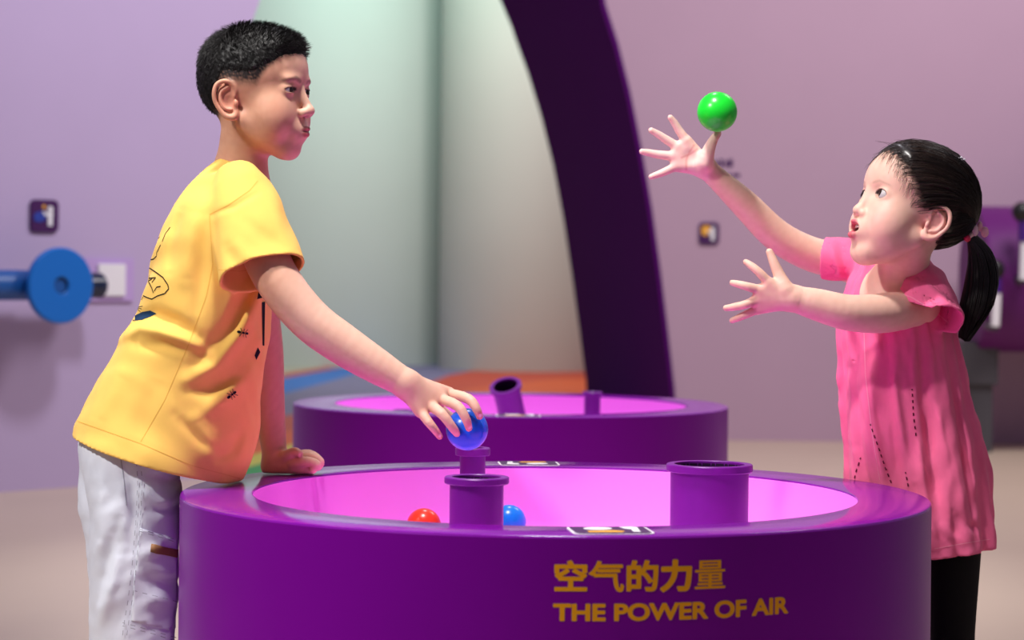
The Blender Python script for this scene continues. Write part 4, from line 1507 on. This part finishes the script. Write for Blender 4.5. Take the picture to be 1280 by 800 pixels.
Cloth(far_leg, None, lambda p: waves(p, 60, 33, 0.0028) + waves(p, 130, 34, 0.0008), far_leg.s[0], far_leg.s[-1]).to(G, 0.012)
G.ell(P(160, 560, 0.115), (mm(60, 0.1), 0.112, 0.085), 0.03)
G.add(lambda p: (np.hypot(p[:, 0] - DX, p[:, 1]) - (RO + 0.002)).astype(F4), (DX, 0, 0.4), 0.9, 's', 0.004)
lo = np.array([P(60, 560, 0)[0] - 0.03, -0.07, 0.02])
hi = np.array([P(250, 560, 0)[0], 0.29, 0.68])
vT, qT = G.mesh(lo, hi, 0.003)
vT = smooth_np(vT, qT, 1, 0.5)
tro = np_mesh('trousers', vT, qT, M['trouser'], boy)
ST = Surf(vT, qT)
ST.patch('thigh_pocket', [(175, 660), (200, 668), (221, 674), (221, 790), (196, 784), (164, 776), (168, 720)], M['trouser'], tro, 0.0010, 5, 0.0016)
for a in ([(171, 580), (173, 610), (170, 660), (166, 700), (160, 750), (153, 800)], [(176, 580), (178, 610), (175, 660), (171, 700), (165, 750), (158, 800)],
          [(175, 661), (200, 669), (221, 675)], [(175, 664), (200, 672), (221, 678)], [(168, 738), (196, 746), (220, 752)], [(154, 778), (190, 788), (221, 798)], [(154, 782), (190, 792), (221, 802)]):
    ST.strip('stitch_line', a, 0.9, M['stitch'], tro, 0.0030, 3, 2)
ST.strip('side_pocket_seam', [(150, 566), (155, 600), (158, 632)], 1.0, M['stitch'], tro, 0.0006, 3)
ST.patch('leather_label', [(189, 680), (221, 687), (220, 697), (188, 690)], M['leather'], tro, 0.0030, 6, 0.0016)
shoe(boy, (P(112, 600, 0.05)[0], 0.05), R(-8))
shoe(boy, (P(108, 600, 0.19)[0], 0.19), R(6))

# ------------------------------------------------------------------ the girl
GY = 0.36
girl = empty('person', (P(1150, 600, GY)[0], GY, 0), 'girl in a pink smock with a black ponytail reaching both hands for the green ball', 'person')
GO = dict(girl=True, w=70, cheek=1.06, chinx=55, fx=-4, ridge=False, ckx=45, bx=80, fade=(20, 26, 30, 16), lash=2.0, ow=13.5, eye=(65.5, 30, 0), open=7.4, slant=R(-4), nx=91, mz=-60,
          ear=(-12, 69, -20), ear_flare=R(20), ear_tilt=R(-6), ear_s=0.96, blush=lin((236, 150, 150)), lip=lin((214, 104, 116)),
          brow=[(85, 13, 16), (84, 26, 20), (73, 42, 16)], brow_r=[1.2, 1.6, 0.8], brow_a=0.30, scalp=lin((70, 54, 50)),
          hairline=[(-110, -70), (-80, -62), (-45, -48), (-34, -36), (-30, 4), (-18, 12), (0, 8), (10, -16), (24, -3), (36, 13), (50, 29), (64, 46), (73, 68), (86, 78), (110, 84)])
GH = Head(head_frame(P(1138.5, 263, 0.25), R(199), R(19), 0, 1.07), GO)
F = Field()
GH.field(F)
F.cap(GH.wor((-16, 0, -52)), P(1128, 352, 0.325), 0.039, 0.042, 0.018)
F.cap(P(1124, 364, 0.34), P(1148, 378, 0.300), 0.034, 0.030, 0.025)
F.cap(P(1118, 362, 0.36), P(1070, 328, 0.430), 0.036, 0.033, 0.025)
F.cap(P(1112, 376, 0.340), P(1130, 470, 0.36), 0.068, 0.075, 0.03)
F.cap(P(1130, 470, 0.36), P(1150, 600, 0.36), 0.075, 0.08, 0.03)
# left arm, nearest the camera
F.chain([P(1150, 382, 0.292), P(1108, 391, 0.235), P(1062, 391, 0.198), P(1022, 381, 0.19), P(992, 373, 0.188)], [0.031, 0.0345, 0.0310, 0.0275, 0.0225], 0.025)
w_ = P(992, 373, 0.188)
YH = 0.185
m2 = dict(i=P(962, 354.5, YH - 0.004), m=P(951, 363, YH), r=P(946, 375, YH + 0.004), p=P(948, 386, YH + 0.010))
for kx, rr_ in (('i', 0.0105), ('m', 0.0115), ('r', 0.011), ('p', 0.0098)):
    F.cap(w_, m2[kx], 0.017, rr_, 0.010)
gf = [0.0086, 0.0074, 0.0066, 0.0053]
finger(F, [m2['i'], P(949.5, 341, YH - 0.006), P(940, 333, YH - 0.002), P(932.5, 327.5, YH + 0.004)], gf)
finger(F, [m2['m'], P(935.5, 358.5, YH - 0.006), P(924, 355.5, YH - 0.002), P(915.5, 353.5, YH + 0.004)], gf)
finger(F, [m2['r'], P(930.5, 381, YH - 0.002), P(918, 383.5, YH + 0.004), P(907.5, 385, YH + 0.010)], gf)
finger(F, [m2['p'], P(932, 393.5, YH + 0.008), P(922.5, 397.5, YH + 0.012), P(915, 400.5, YH + 0.016)], [0.0078, 0.0068, 0.006, 0.005])
finger(F, [P(982, 362, YH - 0.004), P(975, 346, YH + 0.002), P(967.5, 329, YH + 0.006), P(962, 315, YH + 0.010)], [0.0145, 0.0105, 0.0084, 0.0064], 0.006)
# right arm, raised
F.chain([P(1066, 327, 0.432), P(1018, 319, 0.42), P(972, 295, 0.40), P(930, 254, 0.378), P(888, 215, 0.36)], [0.034, 0.0315, 0.0290, 0.0255, 0.0190], 0.025)
w2 = P(887, 214, 0.36)
YP = 0.352
m3 = dict(i=P(858.5, 177, YP - 0.002), m=P(848, 184.5, YP), r=P(842.5, 195.5, YP), p=P(845, 208, YP - 0.002))
for kx, rr_ in (('i', 0.0108), ('m', 0.0112), ('r', 0.011), ('p', 0.0098)):
    F.cap(P(880, 208, 0.358), m3[kx], 0.0165, rr_, 0.010)
finger(F, [m3['i'], P(848.5, 162.5, YP - 0.003), P(843, 153.5, YP - 0.005), P(838, 147, YP - 0.008)], gf)
finger(F, [m3['m'], P(832, 174, YP - 0.002), P(822, 167.5, YP - 0.004), P(814, 163, YP - 0.007)], gf)
finger(F, [m3['r'], P(821, 193, YP - 0.002), P(811, 191, YP - 0.004), P(802.5, 189.5, YP - 0.007)], gf)
finger(F, [m3['p'], P(829, 215.5, YP - 0.003), P(821, 218.5, YP - 0.005), P(814, 221, YP - 0.008)], [0.0078, 0.0068, 0.006, 0.005])
finger(F, [P(880, 204, YP - 0.012), P(885.5, 189, YP - 0.016), P(890.5, 177, YP - 0.014), P(897, 167, YP - 0.012)], [0.0165, 0.0115, 0.0088, 0.0068], 0.006)
F.ell(P(862, 196, YP - 0.022), (0.012, 0.011, 0.013), 0.009, 's')
lo = np.array([P(795, 200, 0.34)[0], 0.10, 0.46])
hi = np.array([P(1240, 260, 0.36)[0], 0.50, 1.15])
v, q = F.mesh(lo, hi, 0.00175)
v = smooth_np(v, q, 1, 0.5)
col = np.tile(np.array(lin((236, 190, 170))), (len(v), 1))
hand = 1 - sstep(v[:, 0], P(880, 200, 0.35)[0], P(900, 200, 0.35)[0])
col = mixc(col, lin((244, 200, 190)), hand)
for mc in (m2, m3):
    for kx in mc:
        col = mixc(col, lin((232, 160, 150)), np.exp(-(np.linalg.norm(v - mc[kx], axis=1) / 0.012) ** 2) * 0.3)
# creases of the open palm
for pl in ([(868, 181), (862, 190), (858, 200), (858, 212)], [(872, 186), (864, 192), (852, 197)]):
    qq = [P(a, b, YP - 0.015) for a, b in pl]
    d_, t_ = seg_dist2(v[:, 0], v[:, 2], [(c[0], c[2]) for c in qq])
    col = mixc(col, lin((222, 140, 136)), np.exp(-(d_ / 0.0016) ** 2) * (v[:, 1] < YP) * 0.7)
hd = np.where(np.linalg.norm(v - GH.t, axis=1) < 0.17)[0]
col[hd] = head_colour(GH.loc(v[hd]), col[hd], GO)
np_mesh('body', v, q, M['skin'], girl, mottle(v, col, 70))
eyes(GH, girl, (R(-14), R(7)), M['eye'])
# upper teeth
tv, tf = [], []
for i in range(6):
    a = R((i - 2.5) * 15)
    c, w2_ = np.array([60 + 22 * math.cos(a), 22 * math.sin(a), GO['mz'] + 3.6]), 2.6
    tx = np.array([-math.sin(a), math.cos(a), 0]); nx_ = np.array([math.cos(a), math.sin(a), 0])
    b = len(tv)
    for dz in (-2.6, 3.0):
        for sx, sn in ((-1, -1), (1, -1), (1, 0.6), (-1, 0.6)):
            tv.append(c + tx * w2_ * sx * (0.9 if dz < 0 else 1) + nx_ * sn * 1.5 + np.array([0, 0, dz]))
    tf += [(b, b + 1, b + 2, b + 3), (b + 4, b + 7, b + 6, b + 5)] + [(b + k, b + 4 + k, b + 4 + (k + 1) % 4, b + (k + 1) % 4) for k in range(4)]
fromdata('upper_teeth', GH.wor(np.array(tv)), tf, M['tooth'], girl)

# hair drawn back to a tie
tie_w = P(1212, 291, 0.265)
tie = GH.loc(tie_w[None, :])[0]
HC = np.array([-8.0, 0.0, 22.0])
def on_skull(u, off):
    p = HC + u * 150.0
    for _ in range(7):
        p = p - u * skull_sdf(p.astype(F4), GO)[:, None] * 0.9
    return p + u * off[:, None]
def girl_cap(p):
    l = GH.loc(p)
    he = hair_edge(l, GO)
    th = -4.0 + sstep(he, 6, 36) * 7.5 + sstep(l[:, 2], 20, 90) * 3.0 + sstep(-l[:, 0], 0, 80) * 3.5
    th = th + waves(l, 0.22, 12, 0.7)
    # the parting behind the crown
    d = skull_sdf(l, GO) - th
    return (d * F4(GH.s)).astype(F4)
G = Field()
G.add(girl_cap, GH.t, 0.2, 'u', 0.004)
ctr = GH.wor((-8, 0, 25))
v, q = G.mesh(ctr - 0.135, ctr + 0.135, 0.003)
l = GH.loc(v)
he = hair_edge(l, GO)
keep = he > -1
q = q[keep[q].all(1)]
hair = np_mesh('hair', v, q, M['hair_g'], girl)
used = np.unique(q)
r = np.random.default_rng(9)
fi = used[(he[used] > -1) & (he[used] < 34)]
al = used[he[used] > 10]
idx = np.concatenate([r.choice(fi, 2600), r.choice(al, 1500)])
root = l[idx] + r.normal(0, 1.0, (len(idx), 3))
n, K = len(idx), 10
u0 = root - HC; u0 /= np.linalg.norm(u0, axis=1, keepdims=True)
u1 = tie - HC; u1 = u1 / np.linalg.norm(u1)
u1 = u1[None, :] + r.normal(0, 0.035, (n, 3)); u1 /= np.linalg.norm(u1, axis=1, keepdims=True)
# strands first run back along the head, then gather
mid = u0 + u1 * 0.9 + np.array([-0.15, 0, 0.2]) + np.array([0, 0, 0.75]) * np.clip(0.6 - u0[:, 2:3], 0, 1); mid /= np.linalg.norm(mid, axis=1, keepdims=True)
t = np.linspace(0, 1, K)
U = ((1 - t) ** 2)[None, :, None] * u0[:, None] + (2 * t * (1 - t))[None, :, None] * mid[:, None] + (t ** 2)[None, :, None] * u1[:, None]
U /= np.linalg.norm(U, axis=2, keepdims=True)
base_h = np.where(np.arange(n) < 2600, r.uniform(0.4, 2.0, n), r.uniform(2, 4.5, n))
off = base_h[:, None] + (8.5 * np.sin(np.pi * np.clip(t, 0, 1)) ** 0.7 + 6.0 * t)[None, :] * r.uniform(0.75, 1.12, (n, 1))
pts = on_skull(U.reshape(-1, 3), off.reshape(-1)).reshape(n, K, 3)
wp = GH.wor(pts.reshape(-1, 3)).reshape(pts.shape)
strands('combed_hair', wp[2600:], 0.00055, 0.0005, M['hair_g'], hair)
strands('fine_front_hair', wp[:2600], 0.00030, 0.0004, M['hair_f'], hair)
# loose wisps over brow, temple and crown
ws = []
front_r = used[(he[used] > 0) & (he[used] < 12) & (l[used][:, 0] > 25)]
for i in r.choice(front_r, 120):
    p0 = l[i]
    dirn = np.array([0.25 + 0.3 * r.random(), np.sign(p0[1]) * (0.15 + 0.3 * r.random()), -0.7])
    L_ = r.uniform(14, 40)
    u = [(p0 + dirn * L_ * tt - HC) for tt in np.linspace(0, 1, 7)]
    u = np.array(u); u /= np.linalg.norm(u, axis=1, keepdims=True)
    ws.append(on_skull(u, 1.2 + 2.0 * np.linspace(0, 1, 7) * r.random()))
for i in r.choice(used[l[used][:, 2] > 70], 40):
    p0 = l[i]
    nn = (p0 - HC) / np.linalg.norm(p0 - HC)
    dirn = nn * 0.35 + np.array([r.choice([-1, 1]) * 0.9, r.normal(0, 0.3), 0])
    tt = np.linspace(0, 1, 7)[:, None]
    ws.append(p0 + dirn * tt * r.uniform(14, 30) - np.array([0, 0, 1]) * tt ** 2 * 8)
for i in r.choice(used[(l[used][:, 0] > 45)], 26):
    p0 = l[i]
    nn = (p0 - HC) / np.linalg.norm(p0 - HC)
    tt = np.linspace(0, 1, 7)[:, None]
    ws.append(p0 + nn * 6 * tt + np.array([0.5, 0, 0.1]) * tt * r.uniform(10, 22) - np.array([0, 0, 1]) * tt ** 2 * r.uniform(8, 26))
strands('loose_wisps', GH.wor(np.array(ws).reshape(-1, 3)).reshape(-1, 7, 3), 0.00036, 0.00014, M['hair_f'], hair)
# ponytail
n, K = 900, 12
ctl = [P(1210, 289, 0.268), P(1226, 312, 0.275), P(1229, 348, 0.275), P(1220, 385, 0.27), P(1205, 424, 0.265)]
ctl = np.array(ctl)
wd = np.array([0.006, 0.020, 0.030, 0.030, 0.010])
t = np.linspace(0, 1, K)
ck = np.stack([np.interp(t * 4, range(5), ctl[:, k]) for k in range(3)], 1)
ck[1:-1] = (ck[:-2] + 2 * ck[1:-1] + ck[2:]) / 4
wk = np.interp(t * 4, range(5), wd)
ang = r.random(n) * 6.283
rad = np.sqrt(r.random(n))
ends = r.uniform(0.80, 1.05, n)
tail = np.empty((n, K, 3))
for i in range(n):
    e = np.clip(t * ends[i], 0, 1)
    c = np.stack([np.interp(e, t, ck[:, k]) for k in range(3)], 1)
    wv = np.interp(e, t, wk) * rad[i]
    tw = ang[i] + 0.7 * e
    tail[i] = c + np.stack([wv * np.cos(tw), wv * np.sin(tw) * 0.9, 0.004 * np.sin(e * 5 + ang[i])], 1)
pt = strands('ponytail', tail, 0.0011, 0.0005, M['hair_g'], hair)
# hair tie, beads and a sparkling clip
tw_ = Vector(tie_w)
band = empty('hair_tie', tw_)
band.parent = girl
band.matrix_parent_inverse = girl.matrix_world.inverted()
bpy.context.view_layer.update()
axis = Vector(P(1222, 305, 0.272) - tie_w)
qm = axis.to_track_quat('Z', 'Y').to_matrix().to_4x4()
qm.translation = tw_
ring = [(0.0125 + 0.0042 * math.cos(R(a)), 0.0042 * math.sin(R(a))) for a in range(0, 360, 30)]
lathe('elastic_band', ring, 32, M['band'], band, qm, closed=True)
def bead(px, py, Y, r_, m, nm='bead', sq=(1, 1, 1)):
    pr_ = [(1e-5, -r_)] + [(r_ * math.sin(R(a)), -r_ * math.cos(R(a))) for a in range(20, 180, 20)] + [(1e-5, r_)]
    lathe(nm, pr_, 20, m, band, Matrix.Translation(Vector(P(px, py, Y))) @ Matrix.Diagonal((*sq, 1)))
bead(1209, 298, 0.245, 0.0062, M['bead'])
bead(1231, 290, 0.255, 0.0095, M['petal'], 'petal', (0.75, 0.5, 1))
bead(1225, 283, 0.258, 0.0080, M['petal'], 'petal', (0.6, 0.5, 1.1))
bead(1219, 288, 0.250, 0.0085, M['band'], 'petal', (0.7, 0.45, 1.2))
clip = empty('hair_clip', P(1203, 199, 0.25))
clip.parent = girl
clip.matrix_parent_inverse = girl.matrix_world.inverted()
bpy.context.view_layer.update()
clp = on_skull(((GH.loc(P(1203, 199, 0.225)[None, :]) - HC) / np.linalg.norm(GH.loc(P(1203, 199, 0.225)[None, :]) - HC)), np.array([13.0]))[0]
for dx, dz in ((0, 0), (-4, 3), (4, -3), (2.5, 4), (-2.5, -4), (6, 1)):
    c = GH.wor(clp + np.array([dx, dz * 0.6, dz]))
    lathe('crystal', [(1e-5, -0.0024), (0.002, -0.001), (0.0025, 0.0), (0.002, 0.001), (1e-5, 0.0022)], 6, M['crystal'], clip, Matrix.Translation(Vector(c)), smooth=False)

# smock
rows = [(318, 1082, 1150, 0.052), (335, 1072, 1166, 0.066), (352, 1062, 1180, 0.078), (375, 1053, 1188, 0.088), (400, 1047, 1192, 0.094), (450, 1047, 1203, 0.100), (500, 1050, 1215, 0.106), (550, 1055, 1227, 0.114), (600, 1060, 1236, 0.120), (650, 1066, 1240, 0.124), (690, 1070, 1241, 0.126), (705, 1071, 1241, 0.126)]
base = P(1150, 700, GY)
tb = []
for py, xl, xr, b in rows:
    a, c = P(xl, py, GY), P(xr, py, GY)
    tb.append((a[2] - base[2], (a[0] + c[0]) / 2 - base[0], 0.0, (c[0] - a[0]) / 2, b))
dl = Loft(base, (0, 0, 1), (1, 0, 0), tb)
gfold = creases([
    ([(1106, 415), (1100, 470), (1104, 540), (1112, 600)], 7, -5.1), ([(1086, 415), (1084, 480), (1092, 560), (1106, 606)], 7, 4.8),
    ([(1124, 420), (1118, 470), (1124, 540), (1140, 600)], 6, 3.9), ([(1068, 420), (1066, 490), (1072, 560)], 6, -3.9),
    ([(1150, 418), (1152, 500), (1160, 600), (1166, 670)], 8, -4.2), ([(1166, 420), (1176, 500), (1186, 600), (1190, 680)], 9, 4.2),
    ([(1182, 440), (1196, 520), (1206, 600), (1210, 680)], 8, -4.5), ([(1196, 470), (1214, 560), (1224, 640), (1226, 680)], 8, 3.9),
    ([(1140, 410), (1136, 460), (1142, 520)], 5, -3.3), ([(1190, 640), (1206, 656), (1230, 662)], 6, -2.7), ([(1170, 650), (1184, 668), (1200, 676)], 6, 3.0),
], 0.26, 0.40, 0.04)
def gdisp(p):
    s, a = dl.angle(p)
    k = 1 - np.clip(s / 0.42, 0, 1)
    o = np.sin(a * 11 + 1.2 * np.sin(s * 9)) * (0.0018 + 0.0055 * k)
    o += np.sin(a * 23 + 2.0 * np.sin(s * 7 + 1)) * (0.0018 + 0.0008 * k)
    return (o + gfold(p) + waves(p, 60, 41, 0.0022) + waves(p * np.array([1, 1, 0.35], F4), 260, 42, 0.0010)).astype(F4)
G = Field()
sh = 0.008
hem_pl = (P(1239, 681, GY), np.array([0.10, 0, -1.0]))
Cloth(dl, 0.006, gdisp, -0.02, dl.s[-1] - 0.006, [hem_pl]).to(G, 0.006)
# cap sleeves
a0, a1 = P(1136, 342, 0.335), P(1164, 392, 0.245)
ax = a1 - a0
L_ = np.linalg.norm(ax)
s1 = Loft(a0, ax, (1, 0, 0.55), [(-0.02, 0, 0, 0.034, 0.040), (0.0, 0, 0, 0.044, 0.048), (L_ * 0.4, 0, 0, 0.054, 0.054), (L_ * 0.8, 0, 0, 0.055, 0.053), (L_, 0, 0, 0.051, 0.048), (L_ + 0.04, 0, 0, 0.047, 0.044)])
sf = creases([([(1124, 350), (1150, 352), (1176, 372)], 4, 1.8), ([(1130, 342), (1160, 346), (1186, 376)], 5, -2.0), ([(1120, 358), (1150, 366), (1182, 390)], 4, -1.8), ([(1146, 376), (1166, 386), (1184, 402)], 4, 1.6)], 0.25, 0.34, 0.03)
Cloth(s1, 0.004, lambda p: sf(p) + waves(p, 90, 44, 0.0016), -0.02, L_ + 0.035, [(P(1150, 388, 0.235), np.array([-0.50, -0.22, -0.82]))]).to(G, 0.010)
b0_, b1_ = P(1086, 328, 0.405), P(1030, 322, 0.43)
ax = b1_ - b0_
L_ = np.linalg.norm(ax)
s2 = Loft(b0_, ax, (0, 0, 1), [(-0.02, 0, 0, 0.032, 0.040), (0.0, 0, 0, 0.038, 0.042), (L_ * 0.5, 0, 0, 0.039, 0.043), (L_, 0, 0, 0.0385, 0.042), (L_ + 0.01, 0, 0, 0.038, 0.042)])
sf2 = creases([([(1040, 302), (1044, 325), (1052, 350)], 3.5, 2.0), ([(1050, 302), (1054, 325), (1062, 352)], 3.5, -2.0), ([(1060, 304), (1066, 326), (1072, 348)], 3.5, 2.0), ([(1072, 312), (1078, 330), (1080, 346)], 3.5, -1.8)], 0.38, 0.44, 0.03)
Cloth(s2, 0.004, lambda p: sf2(p) + waves(p, 100, 46, 0.0012), -0.02, L_).to(G, 0.012)
# neckline
G.add(lambda p: d_cap(p, P(1120, 322, 0.30), P(1090, 372, 0.235), 0.040, 0.026), P(1105, 345, 0.27), 0.09, 's', 0.004)
G.add(lambda p: np.maximum(np.hypot(p[:, 0] - DX, p[:, 1]) - (RO + 0.003), p[:, 2] - (ZT + 0.004)).astype(F4), (DX, 0, 0.3), 0.7, 's', 0.004)
lo = np.array([P(1020, 400, 0.36)[0], 0.17, 0.33])
hi = np.array([P(1255, 400, 0.36)[0], 0.52, 0.93])
vD, qD = G.mesh(lo, hi, 0.0024)
vD = smooth_np(vD, qD, 1, 0.5)
dress = np_mesh('smock', vD, qD, M['dress'], girl)
SD = Surf(vD, qD)
for a in ([(1140, 486), (1142, 520), (1145, 545)], [(1088, 530), (1098, 560), (1106, 584), (1114, 604)], [(1076, 572), (1070, 590), (1068, 600)], [(1132, 590), (1136, 612)]):
    SD.strip('stitch_line', a, 1.6, M['dstitch'], dress, 0.0010, 2.0, 2)
pale = mat('pink_edging', (255, 150, 184), 0.8, 0.1)
SD.strip('hem_seam', [(1168, 686), (1200, 680), (1237, 674)], 1.0, pale, dress, 0.0006, 3)
SD.strip('sleeve_edging', [(1114, 362), (1140, 372), (1166, 388), (1186, 404)], 1.2, pale, dress, 0.0008, 3)
SD.strip('front_placket', [(1080, 412), (1082, 470), (1090, 540), (1100, 600)], 1.2, pale, dress, 0.0006, 3)

# leggings
G = Field()
for px, Y in ((1192, 0.32), (1172, 0.43)):
    top, kn, an = P(px, 640, Y), P(px - 2, 790, Y), P(px - 4, 925, Y)
    an[2] = 0.075
    G.chain([top, kn, (kn + an) / 2 + np.array([0.004, 0, 0]), an], [0.052, 0.040, 0.038, 0.026], 0.02)
    G.cap(an, an * np.array([1, 1, 0]) + np.array([0, 0, 0.05]), 0.026, 0.025, 0.01)
lo = np.array([P(1130, 640, 0.36)[0], 0.24, 0.02])
hi = np.array([P(1240, 640, 0.36)[0], 0.50, 0.50])
v, q = G.mesh(lo, hi, 0.004)
np_mesh('leggings', v, q, M['legging'], girl)
for px, Y in ((1188, 0.32), (1168, 0.43)):
    p_ = P(px, 600, Y)
    shoe(girl, (p_[0] - 0.01, Y), R(205))
